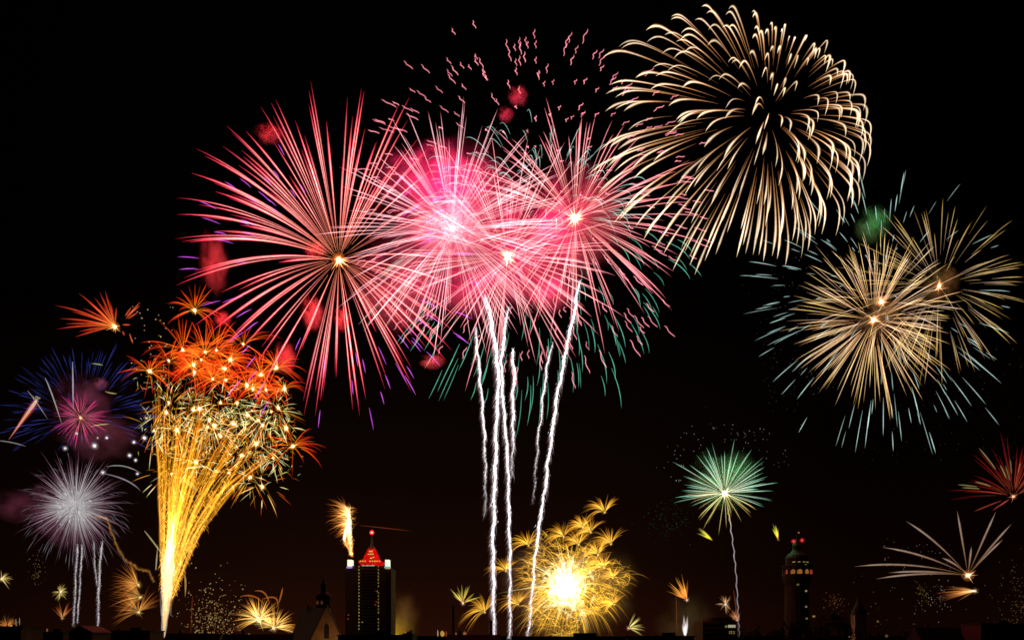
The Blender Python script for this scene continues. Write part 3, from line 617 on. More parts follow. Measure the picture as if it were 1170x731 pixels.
# ------------------------------------------------------------------ gold bursts and cyan shell, right
GOLD = [(0, (.34, .20, .10)), (.4, (.46, .35, .20)), (.8, (.40, .28, .12)), (1, (.28, .14, .025))]
B = Burst('firework_burst', 'dense gold burst on the left of the gold pair', (998, 366), 760)
radial(B, 165, 96, GOLD, [(0, (.06, .014, .002)), (1, (.03, .010, .001))], .6, tv=True, bright=(.35, 1.2), s0=(.08, .25), grav=4, squash=.75, twin=.3)
B.core(2.3, (1.1, .6, .3), (.4, .10, .02), 20); light(B.root, P(998, 366, 770), 2e4, (1, .3, .08)); B.finish()
B = Burst('firework_burst', 'small second gold break just above the dense gold burst', (1007, 345), 765)
radial(B, 70, 90, GOLD, None, .75, tv=True, bright=(.35, 1.2), s0=(.2, .4), s1=(.7, 1.0), grav=4, squash=.75)
B.core(2.4, (1.0, .5, .25), (.4, .1, .03), 14); B.finish()
B = Burst('firework_burst', 'sparser amber burst on the right of the gold pair', (1073, 327), 780)
radial(B, 112, 98, [(0, (.12, .075, .045)), (.4, (.27, .19, .085)), (.8, (.26, .16, .04)), (1, (.14, .07, .012))], None, .75, tv=True, bright=(.35, 1.15), s0=(.12, .4), grav=6, squash=.75, twin=.3)
B.core(2.0, (.8, .4, .2), (.3, .08, .02), 14); B.finish()
B = Burst('firework_burst', 'broad shell of pale cyan dashes around the gold bursts', (1010, 345), 800)
radial(B, 260, 156, [(0, (.09, .13, .12)), (.5, (.22, .32, .30)), (1, (.12, .22, .19))], None, .82, s0=(.58, .84), s1=(.88, 1.02), grav=12, squash=.95, drag=1.2, tap=(.2, .25, .3), bright=(.4, 1.15), keep=lambda d: RNG.rand() < (.8 if d[0] < .2 and d[1] < .35 else .75 if d[1] > .35 and d[0] > -.25 else .15))
B.finish()

# ------------------------------------------------------------------ small green burst with trail
B = Burst('firework_burst', 'small green and white burst on a thin rising trail', (828, 563), 640)
radial(B, 105, 56, [(0, (.46, .46, .34)), (.3, (.33, .38, .30)), (.65, (.15, .25, .19)), (1, (.010, .09, .05))], [(0, (.03, .03, .01)), (.4, (.004, .045, .02)), (1, (.001, .03, .014))], .7, bright=(.35, 1.15), s0=(.04, .1), grav=2, squash=.6, keep=lambda d: d[1] < .35)
radial(B, 44, 40, [(0, (.42, .36, .12)), (.5, (.24, .18, .05)), (1, (.08, .05, .01))], None, .85, s0=(.04, .1), grav=4, squash=.6, keep=lambda d: d[1] > .25 or (d[0] < -.6 and d[1] > -.2), part='gold_spark')
mb = MB()
for k in range(80):
    a = U(.12, .95) * math.pi; r = U(50, 84); mb.dot(P(828 + math.cos(a) * r, 560 - math.sin(a) * r * .98, 640), U(.3, .65) * .63, C_(.3, .33, .28) * U(.2, .9))
mb.build('spark_dots', EMBER, B.root)['kind'] = 'stuff'
tp = np.array([(831, 580), (834, 595), (838, 625), (841, 655), (843, 690), (844, 712), (845, 728)], float); q = np.linspace(0, 1, 40)
tx = np.interp(q, np.linspace(0, 1, 7), tp[:, 0]) + .7 * np.sin(q * 75); ty = np.interp(q, np.linspace(0, 1, 7), tp[:, 1])
B.trail(np.stack([tx, ty, 0 * tx], 1), 1.3 * RNG.uniform(.7, 1.2, 40), lerpc(q, [(0, (.10, .08, .06)), (.2, (.18, .155, .16)), (.7, (.10, .085, .10)), (1, (.04, .035, .05))]), None, part='rising_trail')
B.core(2.6, (.9, .8, .5), (.22, .22, .10), 18); B.finish()

# ------------------------------------------------------------------ dim bursts at the lower right
B = Burst('firework_burst', 'dim red burst cut by the right edge of the view', (1158, 567), 620)
for k in range(60):
    a = U(.12, 1.02) * math.pi; L = U(40, 80); tp = (1158 + math.cos(a) * L, 567 - math.sin(a) * L * .95); q = np.linspace(0, 1, 9)
    if k % 4: B.trail(arc(B.c, tp, .16, U(-30, 30), U(.02, .3), 9), taper(q, .3, .3, .4) * 1.3, lerpc(q, [(0, (.08, .014, .006)), (.4, (.06, .003, .002)), (1, (.06, .002, .002))]) * U(.4, 1.1), None)
    else: B.trail(arc(B.c, (tp[0] + 3, tp[1] + 4), .16, U(-30, 30), U(.4, .7), 9), taper(q, .2, .2, .4) * 1.3, np.tile(C_(.10, .085, .03) * U(.5, 1), (9, 1)), None, part='olive_spark')
for tp in ((1134, 583), (1142, 578), (1113, 584)): B.trail(arc(B.c, tp, .05, 0, .3, 9), taper(np.linspace(0, 1, 9), .2, .2) * 1.4, np.tile(C_(.10, .012, .008), (9, 1)), None)
B.core(1.6, (.35, .16, .1), (.08, .02, .01), 6); B.finish()

B = Burst('firework_burst', 'sparse fan of long tan arcs, lower right', (1106, 657), 560)
for tp, sag in (((1035, 595), .22), ((1008, 625), .2), ((976, 647), .2), ((1015, 654), .12), ((1001, 661), .14), ((1076, 637), .3), ((1093.6, 583), .04), ((1138, 584), .05), ((1156, 598), .08), ((1146, 616), .1), ((1110, 624), .02)):
    q = np.linspace(0, 1, 14); B.trail(arc(B.c, tp, sag, U(-25, 25), .06, 14), taper(q, .5, .2, .2) * 1.75, lerpc(q, [(0, (.045, .02, .005)), (.4, (.11, .068, .042)), (.85, (.14, .105, .078)), (1, (.08, .045, .008))]), lerpc(q, [(0, (.01, .003, .001)), (1, (.014, .006, .004))]), 1.8)
B.core(2.6, (.38, .26, .16), (.2, .07, .02), 12); B.finish()

B = Burst('comet_spray', 'small orange comet spraying sparks to the left, lower right', (1114, 674.6), 560)
for k in range(22):
    tp = (1114 - U(18, 46), 674.6 + U(-6, 14)); q = np.linspace(0, 1, 7)
    B.trail(arc(B.c, tp, .05, U(-8, 8), .05, 7), taper(q, .2, .5, .6) * 1.3, lerpc(q, [(0, (.14, .07, .03)), (.5, (.10, .035, .006)), (1, (.035, .006, .002))]), None)
B.core(1.6, (.26, .2, .17), (.06, .03, .01), 4); B.finish()

def glitter(name, label, n, fn, D, rng, col, cat='glitter'):
    mb = MB(); u = D / FOC
    for k in range(n):
        px, py = fn(k); mb.dot(P(px, py, D + U(-25, 25)), U(*rng) * u, np.array(col) * U(.25, 1.1) * C_(1, U(.75, 1.1), U(.6, 1.1)))
    o = mb.build(name, EMBER, origin=P(*fn(0), D)); tag(o, label, cat, kind='stuff'); return o
glitter('spark_glitter', 'fine pale sparks drifting round the orange comet, lower right', 75, lambda k: (N_(1072, 12), N_(682, 10)), 560, (.4, .85), (.17, .15, .13))
glitter('spark_glitter', 'scattered pale sparks between the tan arcs, lower right', 30, lambda k: (U(1010, 1090), U(612, 650)), 560, (.4, .8), (.15, .11, .09))
glitter('spark_glitter', 'loose pale sparks above the roofs, lower right', 30, lambda k: (U(965, 1060), U(655, 715)), 560, (.4, .8), (.11, .09, .07))
glitter('spark_glitter', 'dim amber sparks at the lower right corner', 170, lambda k: (1172 - abs(N_(0, 16)), N_(695, 26)), 600, (.4, .8), (.13, .065, .02))
glitter('spark_glitter', 'faint dust of sparks left of the cyan dashes', 150, lambda k: (N_(905, 24), U(285, 470) + N_(0, 12)), 800, (.28, .6), (.09, .08, .075))
glitter('spark_glitter', 'faint dust of sparks right of and below the gold bursts', 120, lambda k: (U(980, 1168), U(395, 530)), 800, (.28, .6), (.06, .05, .045))
glitter('spark_glitter', 'yellow-white sparks between the red fan and the fountain', 46, lambda k: (U(146, 198), U(350, 432)), 540, (.5, 1.0), (.6, .46, .22))
glitter('spark_glitter', 'golden glitter cloud right of the fountain base', 430, lambda k: (min(285, max(190, N_(243, 17))), 726 - abs(N_(0, 31))), 560, (.35, .95), (.38, .25, .09))
glitter('spark_glitter', 'small gold sparks left of the pale trails', 46, lambda k: (N_(42, 4), N_(652, 11)), 600, (.4, .9), (.14, .10, .035))
glitter('spark_glitter', 'small olive sparks left of the orange comet', 40, lambda k: (N_(1053, 3.5), N_(676, 6)), 560, (.4, .8), (.12, .09, .02))
glitter('spark_glitter', 'dark green rain of sparks left of the green burst', 120, lambda k: (N_(765, 16), N_(594, 12)), 700, (.3, .6), (.012, .06, .028))
glitter('spark_glitter', 'red and yellow sparks above the trees right of the tower', 60, lambda k: (N_(956, 6), N_(688, 5)), 600, (.4, .9), (.11, .045, .01))

# ------------------------------------------------------------------ rocket trails
def rocket_trail(label, path, w, fade=None, fringe=220, D=640, bright=1.0, tone=(.95, .92, .97), kinks=1.0):
    path = np.array(path, float); c = path[0]; B = Burst('rocket_trail', label, c, D, group='white rocket trails', cat='rocket trail')
    L = np.r_[0, np.cumsum(np.hypot(*np.diff(path, axis=0).T))]; n = int(L[-1] / 2.2); q = np.linspace(0, L[-1], n)
    ph = U(0, 6); x = np.interp(q, L, path[:, 0]) + kinks * (.5 * np.sin(q / 6.2 + ph) + .28 * np.sin(q / 2.8 + ph * 2)); y = np.interp(q, L, path[:, 1])
    s = q / L[-1]; I = np.ones(n) if fade is None else np.interp(s, [f[0] for f in fade], [f[1] for f in fade])
    wd = w * .92 * (np.minimum(1, .25 + s * 14)) * (.9 + .2 * np.sin(q / 4.3 + ph) * np.sin(q / 7.7)) * RNG.uniform(.85, 1.12, n)
    wd[-1] = .2
    B.trail(np.stack([x, y, 0 * x], 1), wd * .74 * np.clip(I * 1.4, .25, 1), np.outer(I * RNG.uniform(.5, 1.0, n), np.array(tone)) * bright * .6, None, part='trail_core', m=GLOW, sides=6)
    mb = MB(); u = B.u
    for k in range(int(n * 9)):
        i = RNG.randint(0, n); gx = x[i] + N_(0, w * .30) - w * .08; gy = y[i] + U(-1.2, 1.2); l = U(.8, 3.2) * w / 3.5; br = bright * I[i] * U(.15, 1.1)
        mb.tube(PV([(gx, gy, D), (gx - U(-.1, .5) * l * .5, gy + l * .5, D), (gx - U(0, .8) * l, gy + l, D)]), np.array([.42, .36, .08]) * u * U(.5, 1.2), np.array([C_(.5, .47, .5), C_(.34, .31, .33), C_(.1, .06, .06)]) * br, 3)
    mb.build('trail_sparks', GLOW, B.root)['kind'] = 'stuff'
    mb = MB()
    for k in range(int(fringe * 2.2)):
        i = RNG.randint(1, n - 1); 
        if RNG.rand() > I[i] + .25: continue
        l = U(3, 11) * w / 3; side = -1 if RNG.rand() < .72 else 1
        a0 = C_(x[i], y[i]); a1 = a0 + C_(side * U(.4, .9) * w * .8, l * .35); a2 = a0 + C_(side * U(.5, 1.7) * w * (1 if side < 0 else .5), l)
        pts = PV([(*a0, D), (*a1, D + U(-1, 1)), (*a2, D + U(-2, 2))]); br = bright * (.3 + .5 * I[i]) * U(.25, 1)
        mb.tube(pts, np.array([.45, .32, .08]) * u * U(.5, 1.0), np.array([C_(.32, .29, .30), C_(.18, .14, .14), C_(.06, .02, .012)]) * br, 3)
    mb.build('spark_fringe', GLOW, B.root)['kind'] = 'stuff'
    B.finish()
rocket_trail('bright white rocket trail, second from the left, rising into the pink smoke', [(555, 336), (562, 369), (567, 399), (570, 428), (569, 458), (567, 491), (567, 524), (565, 560), (565, 592), (563, 618), (564.5, 650), (564, 676), (565, 728)], 4.4, [(0, .5), (.08, 1), (.7, .9), (1, .45)], 520)
rocket_trail('white rocket trail crossing the brightest one at mid-height', [(580.5, 351), (576, 386), (573, 415), (575, 458), (578, 491), (580.5, 530), (581.5, 571), (582, 598), (583, 631), (583, 680), (583, 728)], 3.6, [(0, .6), (.1, 1), (.7, .85), (1, .4)], 380)
rocket_trail('short feathery white trail right of the crossing trails', [(586, 398), (588, 428), (586, 461), (587, 491), (586, 517), (585, 545)], 3.4, [(0, .9), (.5, .8), (1, .1)], 300, kinks=1.6)
rocket_trail('thin feathery white trail, leftmost of the middle group', [(543, 372), (546, 402), (549, 435), (552, 468), (554, 504), (555, 533), (555, 560), (554, 590)], 2.8, [(0, .5), (.2, .95), (.55, .75), (1, .08)], 330, kinks=1.4)
rocket_trail('long slanted white rocket trail under the right pink burst', [(663, 320), (659, 340), (654, 369), (648, 392), (644, 418), (638, 445), (634, 471), (631, 497), (626, 530), (623, 560), (617, 592), (615.6, 611), (611.5, 634), (610, 658), (607.6, 686), (604, 726)], 3.8, [(0, .6), (.1, 1), (.6, .9), (1, .38)], 480, kinks=1.2)
rocket_trail('thin fading white trail left of the slanted one', [(631, 391), (626, 415), (622, 441), (619, 471), (615, 500), (613, 530), (611, 556), (609, 575)], 2.4, [(0, .5), (.3, .8), (.6, .45), (1, .06)], 260, kinks=1.4)
for lab, pth, wd, br in (('pale mauve trail, left one of the pair under the pale burst', [(89, 622), (87, 650), (85.5, 690), (84, 713)], 2.6, .22), ('thin pale trail between the two wider trails at left', [(94, 622), (92, 660), (90, 690), (88.5, 711)], 2.0, .25),
                         ('pale trail, rightmost and longest under the pale burst', [(117, 618), (114, 650), (112.5, 690), (112, 727)], 3.0, .26), ('short pale trail beside the longest one under the pale burst', [(107, 618), (109, 650), (111, 668)], 1.8, .2)):
    rocket_trail(lab, pth, wd, [(0, 1), (1, .75)], 60, 600, br, (1, .92, 1), .5)

# ------------------------------------------------------------------ golden fountain with its starbursts
B = Burst('firework_fountain', 'golden fountain fanning up from the roofs into red starbursts', (187, 728), 520, cat='firework fountain')
for k in range(95):
    t = RNG.rand(); xe = 182 + 138 * t ** 1.35 + N_(0, 6); ye = max(402, 448 + N_(0, 28)) + 40 * t; 
    if t > .8: ye += 20
    q = np.linspace(0, 1, 16); x0 = 187 + U(-1.5, 1.5)
    cx = 186 + (xe - 187) * U(.08, .20); cyp = U(572, 622)
    x = (1 - q) ** 2 * x0 + 2 * q * (1 - q) * cx + q * q * xe + np.sin(q * U(9, 26) + k) * (.4 + U(.2, 2.2) * q); y = (1 - q) ** 2 * 728 + 2 * q * (1 - q) * cyp + q * q * ye + U(0, 16) * q ** 6
    B.trail(np.stack([x, y, (U(-1, 1) * 40) * q], 1), (.5 + .95 * np.sin(np.clip(q, 0, 1) * math.pi) ** .6) * U(.6, 1.25) * RNG.uniform(.6, 1.3, 16),
            lerpc(q, [(0, (.012, .009, .005)), (.2, (.03, .02, .006)), (.42, (.19, .10, .013)), (.72, (.25, .11, .006)), (.92, (.20, .055, .003)), (1, (.05, .01, .001))]) * U(.35, 1.1),
            lerpc(q, [(0, (.004, .002, .0)), (.6, (.05, .016, .0005)), (1, (.025, .004, .0))]), 2.2)
mb = MB()      # white jet; vignette darkening put into its lower colours
q = np.linspace(0, 1, 24); yy = 729 - 120 * q; xx = np.interp(yy, [605, 640, 680, 729], [197, 193, 190, 186.5]); ww = np.interp(q, [0, .3, .65, .85, 1], [2.2, 5, 8.5, 5.5, .3]) * RNG.uniform(.85, 1.15, 24)
mb.tube(PV(np.stack([xx, yy, np.full(24, 520.)], 1)), ww * B.u * .9, lerpc(q, [(0, (.10, .10, .095)), (.35, (.13, .13, .125)), (.6, (.20, .20, .18)), (.85, (.42, .38, .24)), (1, (.15, .09, .02))]), 8)
for k in range(70):
    i = RNG.randint(4, 24); l = U(12, 36); a = N_(0, .10) + .10; p0 = C_(xx[i] + N_(0, ww[i] * .55), yy[i]); r3 = np.array([(*(p0 + C_(math.sin(a), -math.cos(a)) * l * f), 520 + U(-3, 3)) for f in (0, .5, 1)])
    v = .05 + .5 * q[i] ** 1.5; mb.tube(PV(r3), np.array([.5, .9, .1]) * B.u, np.array([C_(1, .98, .85), C_(1, .85, .4), C_(.6, .3, .03)]) * v * .5, 4)
mb.build('white_jet', GLOW, B.root)
mb = MB()      # loose fringe of falling gold flecks
for k in range(1700):
    t = RNG.rand(); s_ = U(.2, .98); xe = 182 + 125 * t ** 1.35; ye = 460 + 40 * t; cx = 186 + (xe - 187) * .2
    x = (1 - s_) ** 2 * 187 + 2 * s_ * (1 - s_) * cx + s_ * s_ * xe; y = (1 - s_) ** 2 * 728 + 2 * s_ * (1 - s_) * 612 + s_ * s_ * ye; sd = -1 if RNG.rand() < .5 else 1; l = U(2, 7)
    x += N_(0, 1.5); mb.tube(PV([(x, y, 520), (x + sd * l * .35, y + l * .4, 520), (x + sd * l * .5, y + l, 520 + U(-6, 6))]), np.array([.5, .4, .05]) * B.u, np.array([C_(.34, .17, .02), C_(.22, .09, .006), C_(.07, .016, .001)]) * U(.5, 1.4), 3)
mb.build('gold_flecks', GLOW, B.root)['kind'] = 'stuff'
mb = MB()
for k in range(620):
    t = RNG.rand(); px = 165 + 165 * t + N_(0, 8); py = 425 + 95 * RNG.rand() + 45 * t * RNG.rand(); a = U(0, 2 * math.pi); l = U(3, 11); dx, dy = math.cos(a) * l, math.sin(a) * l * .8 + 2
    cl = [C_(.40, .36, .16), C_(.36, .18, .02), C_(.34, .05, .005), C_(.22, .28, .04)][RNG.randint(0, 4)] * U(.3, 1.2); z0 = 520 + U(-12, 12)
    mb.tube(PV([(px, py, z0), (px + dx * .5, py + dy * .5 - .8, z0), (px + dx, py + dy, z0)]), np.array([.15, .42, .06]) * B.u * U(.6, 1.1), np.array([cl, cl, cl * .5]), 3)
mb.build('crackle_sparks', GLOW, B.root)['kind'] = 'stuff'
light(B.root, P(192, 640, 520), 5e3, (1, .6, .2)); B.finish()

def starburst(px, py, label, kind, R, n, D=530, group=None):
    B = Burst('starburst', label, (px, py), D + U(-14, 14), group)
    for k in range(n):
        q = np.linspace(0, 1, 7)
        if kind == 'red':
            a = U(-.25, 1.15) * math.pi if RNG.rand() < .85 else U(0, 6.28); L = R * U(.5, 1.15); d = C_(math.cos(a), -math.sin(a)); s0 = U(.02, .3)
            p = arc(B.c, B.c + d * L * C_(1, .95) + C_(0, 2), .22 * abs(d[0]) + .03, U(-.5, .5) * R, s0, 7)
            p[:, 1] += U(0, 9) * q ** 3; B.trail(p, taper(q, .3, .3, .4) * .9, lerpc(q, [(0, (.40, .12, .008)), (.35, (.38, .034, .002)), (1, (.36, .006, .003))]) * U(.15, 1.2) ** 1.3, lerpc(q, [(0, (.03, .005, .0)), (1, (.04, .0005, .0003))]), 1.9)
        else:
            a = U(0, 2) * math.pi; L = R * U(.6, 1.45); d = C_(math.cos(a), -math.sin(a)); s0 = U(.3, .68)
            p = arc(B.c, B.c + d * L + C_(0, 4), .3, U(-.6, .6) * R, s0, 7)
            z = RNG.rand(); rc = [(0, (.34, .26, .05)), (.4, (.46, .42, .22)), (1, (.16, .20, .01))] if z < .5 else [(0, (.34, .16, .012)), (.5, (.34, .13, .008)), (1, (.2, .05, .002))] if z < .8 else [(0, (.34, .07, .004)), (1, (.32, .02, .002))]
            B.trail(p, taper(q, .3, .3, .4) * U(.5, .95), lerpc(q, rc) * U(.25, 1.3), None)
    B.core(U(.9, 2.1), (1.0, .8, .35), (.34, .12, .012), 6); B.finish()
reds = [(171, 424), (316, 420), (325, 444), (247, 400), (193, 412), (209, 400), (221, 417), (222, 425), (230, 411), (234, 402), (263, 411), (257, 421), (243, 433), (258, 434), (278, 393), (298, 428), (289, 444), (282, 440), (304, 445)]
for k, (a, b) in enumerate(sorted(reds)): starburst(a, b, f'red starburst on the fountain top, {ORD[k]} from the left among the red ones', 'red', (40 if b < 415 else 32) * U(.7, 1.2), int(U(20, 50)), group='red starbursts on the fountain')
yel = [(318, 466), (327, 489), (312, 523), (300, 556), (276, 520), (176, 492), (262, 540), (193, 460), (190, 471), (239, 480), (245, 486), (237, 488), (202, 491), (283, 474), (295, 480), (300, 486), (267, 484), (252, 498), (228, 467), (221, 468), (252, 460), (271, 460), (293, 507), (286, 545), (196, 541), (224, 528), (310, 470)]
for k, (a, b) in enumerate(sorted(yel)): starburst(a, b, f'yellow-green starburst below the red ones, {ORD[k]} from the left among the yellow-green ones', 'yellow', (29 if a < 215 else 24) * U(.75, 1.3), int(U(18, 38)), group='yellow-green starbursts on the fountain')
starburst(222.5, 354.5, 'thin orange starburst floating highest above the fountain', 'red', 34, 34)
starburst(334.6, 509.6, 'orange starburst at the far right of the fountain', 'red', 36, 24)

B = Burst('firework_burst', 'one-sided red fan of arcs at the upper left', (131, 373), 560)
for tp, sag in (((63, 349), .18), ((68, 364), .12), ((65, 376), .14), ((90, 335), .12), ((114, 334), .06), ((120, 332), .05), ((101, 345), .1), ((86, 385), .1), ((104, 347), .12), ((75, 370), .12), ((95, 352), .14), ((133, 351), .04), ((126, 345), .05), ((108, 340), .09), ((82, 356), .13), ((112, 358), .1), ((98, 368), .1), ((118, 349), .07), ((90, 379), .1), ((106, 362), .1)):
    q = np.linspace(0, 1, 10); B.trail(arc(B.c, tp, sag, U(-20, 20), .05, 10), taper(q, .4, .3, .3) * 1.4, lerpc(q, [(0, (.28, .08, .012)), (.4, (.24, .018, .004)), (1, (.17, .006, .004))]), lerpc(q, [(0, (.05, .01, .002)), (1, (.04, .002, .001))]), 1.9)
for a, b in (((143, 361), (150, 351)), ((144, 364), (160, 345)), ((146, 364), (157, 357)), ((145, 361), (160, 349)), ((140, 371), (149, 371)), ((142, 383), (140, 378)), ((148, 381), (152, 393))):
    q = np.linspace(0, 1, 6); p = np.stack([np.linspace(a[0], b[0], 6), np.linspace(a[1], b[1], 6), 0 * q], 1); B.trail(p, taper(q, .3, .3) * 1.7, np.tile(C_(.24, .03, .01), (6, 1)), None)
B.core(2.3, (.9, .6, .25), (.3, .08, .01), 8); B.finish()

# ------------------------------------------------------------------ blue burst with magenta heart, left
B = Burst('firework_burst', 'wide deep blue burst around the small magenta one', (95, 480), 690)
radial(B, 270, 88, [(0, (.003, .004, .014)), (.5, (.007, .010, .060)), (1, (.004, .006, .040))], None, .95, bright=(.3, 1.2), s0=(.3, .6), s1=(.75, 1.05), grav=6, squash=.7, keep=lambda d: d[1] < .35, np_=7)
B.finish()
B = Burst('firework_burst', 'small magenta burst at the heart of the blue one', (92, 477), 660)
radial(B, 80, 31, [(0, (.22, .06, .07)), (.4, (.19, .012, .055)), (1, (.09, .005, .04))], None, .85, s0=(.05, .2), grav=2, squash=.7, np_=7)
B.core(1.5, (.5, .2, .12), (.2, .04, .02), 6); B.finish()

# ------------------------------------------------------------------ pale pink-white burst, lower left
B = Burst('firework_burst', 'pale grey-white burst with pink rays above the left trails', (86, 578), 600)
radial(B, 330, 68, [(0, (.50, .48, .48)), (.3, (.33, .28, .30)), (.5, (.15, .065, .10)), (1, (.035, .006, .018))], None, .72, bright=(.5, 1.1), s0=(.03, .1), s1=(.5, 1.12), grav=5, squash=.75, m=EMBER, np_=7, tap=(.05, .6, 1))
radial(B, 110, 58, [(0, (.08, .08, .09)), (.5, (.13, .12, .14)), (1, (.05, .05, .07))], None, .7, bright=(.4, 1.1), s0=(.5, .75), s1=(.9, 1.2), grav=12, squash=.8, m=EMBER, np_=7, part='pale_spark')
mb = MB(); c = P(84, 578, 600)
for k in range(420):
    d = N_(0, 1, 3); d /= np.linalg.norm(d); o0 = c + N_(0, 6.5, 3) * B.u; L = U(4, 11) * B.u; v = U(.75, 1.1); mb.tube([o0, o0 + d * L * .5, o0 + d * L], np.array([.8, .8, .1]) * B.u * U(.5, 1.1), np.array([C_(.56, .55, .56), C_(.52, .50, .52), C_(.36, .31, .34)]) * v, 4)
for k in range(420):
    d = N_(0, 1, 3); d /= np.linalg.norm(d); L = (U(10, 20) if RNG.rand() < .7 else U(20, 34)) * B.u; mb.tube([c, c + d * L * .5, c + d * L], np.array([.9, .8, .1]) * B.u * U(.5, 1), np.array([C_(.46, .44, .43), C_(.43, .41, .40), C_(.24, .19, .2)]), 4)
mb.build('burst_core', EMBER, B.root); B.finish()

# floating white flares and stray streaks at the left
for k, (px, py, r, v) in enumerate([(74.5, 512, 2.6, .30), (87.5, 495, 2.0, .26), (108, 509, 3.4, .42), (111.6, 500, 1.5, .22), (117.5, 539.5, 2.8, .30), (122, 500, 2.0, .42), (148, 520, 2.4, .42), (153, 505, 2.2, .45), (155, 525.5, 2.0, .42), (157, 541, 1.8, .42), (165, 500, 2.6, .55)]):
    mb = MB(); u = 580 / FOC; c = P(px, py, 580); mb.ball(c, r * u * .55, C_(v, v * .96, v * .9), k, .1); mb.ball(c, r * u * .95, C_(.3, .28, .3) * v * .5, k, .1); mb.ball(c, r * u * 1.4, C_(.12, .1, .13) * v * .5, k, .1)
    tag(mb.build('flare_star', GLOW, origin=c), f'round white flare, {ORD[k]} from the left among the flares left of the fountain', 'flare', 'white flares left of the fountain')
def streak(label, pts, w, col, D=580, name='stray_spark', tp=(.3, .3, .3)):
    pts = np.array(pts, float); q = np.linspace(0, 1, 9); L = np.linspace(0, 1, len(pts)); cv = np.stack([np.polyval(np.polyfit(L, pts[:, i], min(3, len(pts) - 1)), q) for i in (0, 1)], 1); a = np.concatenate([cv, np.full((9, 1), float(D))], 1)
    mb = MB(); mb.tube(PV(a), taper(q, *tp) * w * .5 * D / FOC, np.tile(np.array(col, float), (9, 1)), 5); o = mb.build(name, GLOW, origin=P(pts[0][0], pts[0][1], D)); tag(o, label, 'spark', 'stray sparks on the left')
streak('upright white spark streak in the blue burst', [(83, 413), (83.4, 440), (83.6, 467)], 1.5, (.16, .15, .17))
streak('slanted white spark streak left of the magenta burst', [(51.5, 431.6), (60, 452), (71, 485.5)], 1.5, (.15, .14, .13))
streak('slanted grey streak crossing the white comet head', [(31.5, 446), (42, 460), (54.7, 479)], 1.3, (.11, .09, .08))
streak('nearly level grey streak at the far left edge', [(-4, 503), (14, 505.5), (30, 510)], 1.4, (.10, .09, .09))
streak('short yellow-green dash at the top of the blue burst', [(105, 415.3), (112, 416), (118, 417.2)], 1.5, (.12, .14, .05))
streak('short yellow dash right of the magenta burst', [(120, 447), (127, 449), (134, 449.5)], 1.5, (.14, .13, .06))
streak('yellow-green dash below right of the magenta burst', [(104, 487), (115, 485), (126, 484)], 1.4, (.14, .14, .05))
streak('curved pale streak right of the pale burst', [(120, 541), (145, 549), (161, 561)], 1.6, (.12, .10, .12))
streak('pale streak arcing right above the pale burst', [(122, 533), (142, 532.5), (162, 541)], 1.4, (.11, .11, .11))
streak('pale spark streak leaning on the left of the fountain', [(165, 606), (176, 620), (186, 634)], 1.8, (.16, .14, .06))
streak('orange spark streak right of the fountain base', [(210.5, 655), (212, 665), (211.5, 682)], 2.0, (.2, .10, .03))
streak('dull red upright streak in the glitter cloud', [(220, 680), (219, 700), (218, 726)], 1.2, (.05, .008, .003))
streak('faint red level streak right of the high-rise mast', [(411, 600), (440, 603), (471, 606.5)], 1.2, (.05, .008, .003))
streak('dull orange upright streak under the orange fan spray', [(772.5, 679), (773, 700), (773.5, 724)], 1.1, (.05, .012, .003))
streak('dull orange streak left of the green burst trail', [(838, 674), (841, 695), (843, 728)], 1.4, (.05, .014, .005))

# white comet with red edges
B = Burst('comet', 'white and red comet flying up to the right, far left', (42, 457), 560, cat='comet')
q = np.linspace(0, 1, 14); p = np.stack([np.interp(q, [0, 1], [10, 42]), np.interp(q, [0, 1], [502, 457]), 0 * q], 1)
B.trail(p, np.interp(q, [0, .5, .9, 1], [.3, 2.4, 4.2, 2]), lerpc(q, [(0, (.14, .05, .03)), (.5, (.22, .17, .10)), (1, (.26, .21, .13))]), lerpc(q, [(0, (.06, .004, .003)), (.6, (.14, .008, .005)), (1, (.05, .004, .003))]), 2.0, part='comet_tail')
for k in range(16): 
    a = U(0, 6.28); r = U(0, 5); mb = MB(); mb.dot(P(42.5 + r * math.cos(a), 455 + r * math.sin(a) * .7, 560), U(.6, 1.2) * B.u, C_(.4, .32, .2) * U(.5, 1)); mb.build('spark', EMBER, B.root)
B.finish()

# ------------------------------------------------------------------ feathery orange sprays at the lower left
def feather(px, py, label, n, R, a0, a1, cols, D=560, sag=.2, w=1.2, core=(.5, .3, .08), name='spark_spray', m=None, cr_=1.8, group='small sprays along the skyline', s0=(.05, .3)):
    B = Burst(name, label, (px, py), D, group)
    for k in range(n):
        a = U(a0, a1); L = R * U(.45, 1.1); d = C_(math.cos(a), -math.sin(a)); q = np.linspace(0, 1, 8)
        B.trail(arc(B.c, B.c + d * L + C_(0, sag * L * .4), sag * (abs(d[0]) + .2), U(-.3, .3) * R, U(*s0), 8), taper(q, .25, .4, .5) * w, lerpc(q, cols) * U(.4, 1.15), None, m=m)
    if core: B.core(cr_, core, np.array(core) * .35, 6)
    B.finish()
pi = math.pi
AMB = [(0, (.12, .06, .014)), (.4, (.08, .026, .004)), (1, (.035, .006, .001))]
feather(158, 668, 'feathery orange spray left of the fountain, topmost of three', 80, 34, .55 * pi, 1.2 * pi, AMB, core=(.2, .12, .035), w=.8)
feather(160, 682, 'feathery orange spray left of the fountain, middle of three', 80, 36, .6 * pi, 1.3 * pi, AMB, core=(.2, .12, .035), w=.8)
feather(158, 699, 'feathery orange spray left of the fountain, lowest of three', 80, 34, .1 * pi, 1.15 * pi, AMB, core=(.2, .12, .035), w=.8)
B = Burst('rocket_trail', 'curling brown-gold trail left of the fountain', (108, 590), 570, cat='rocket trail')
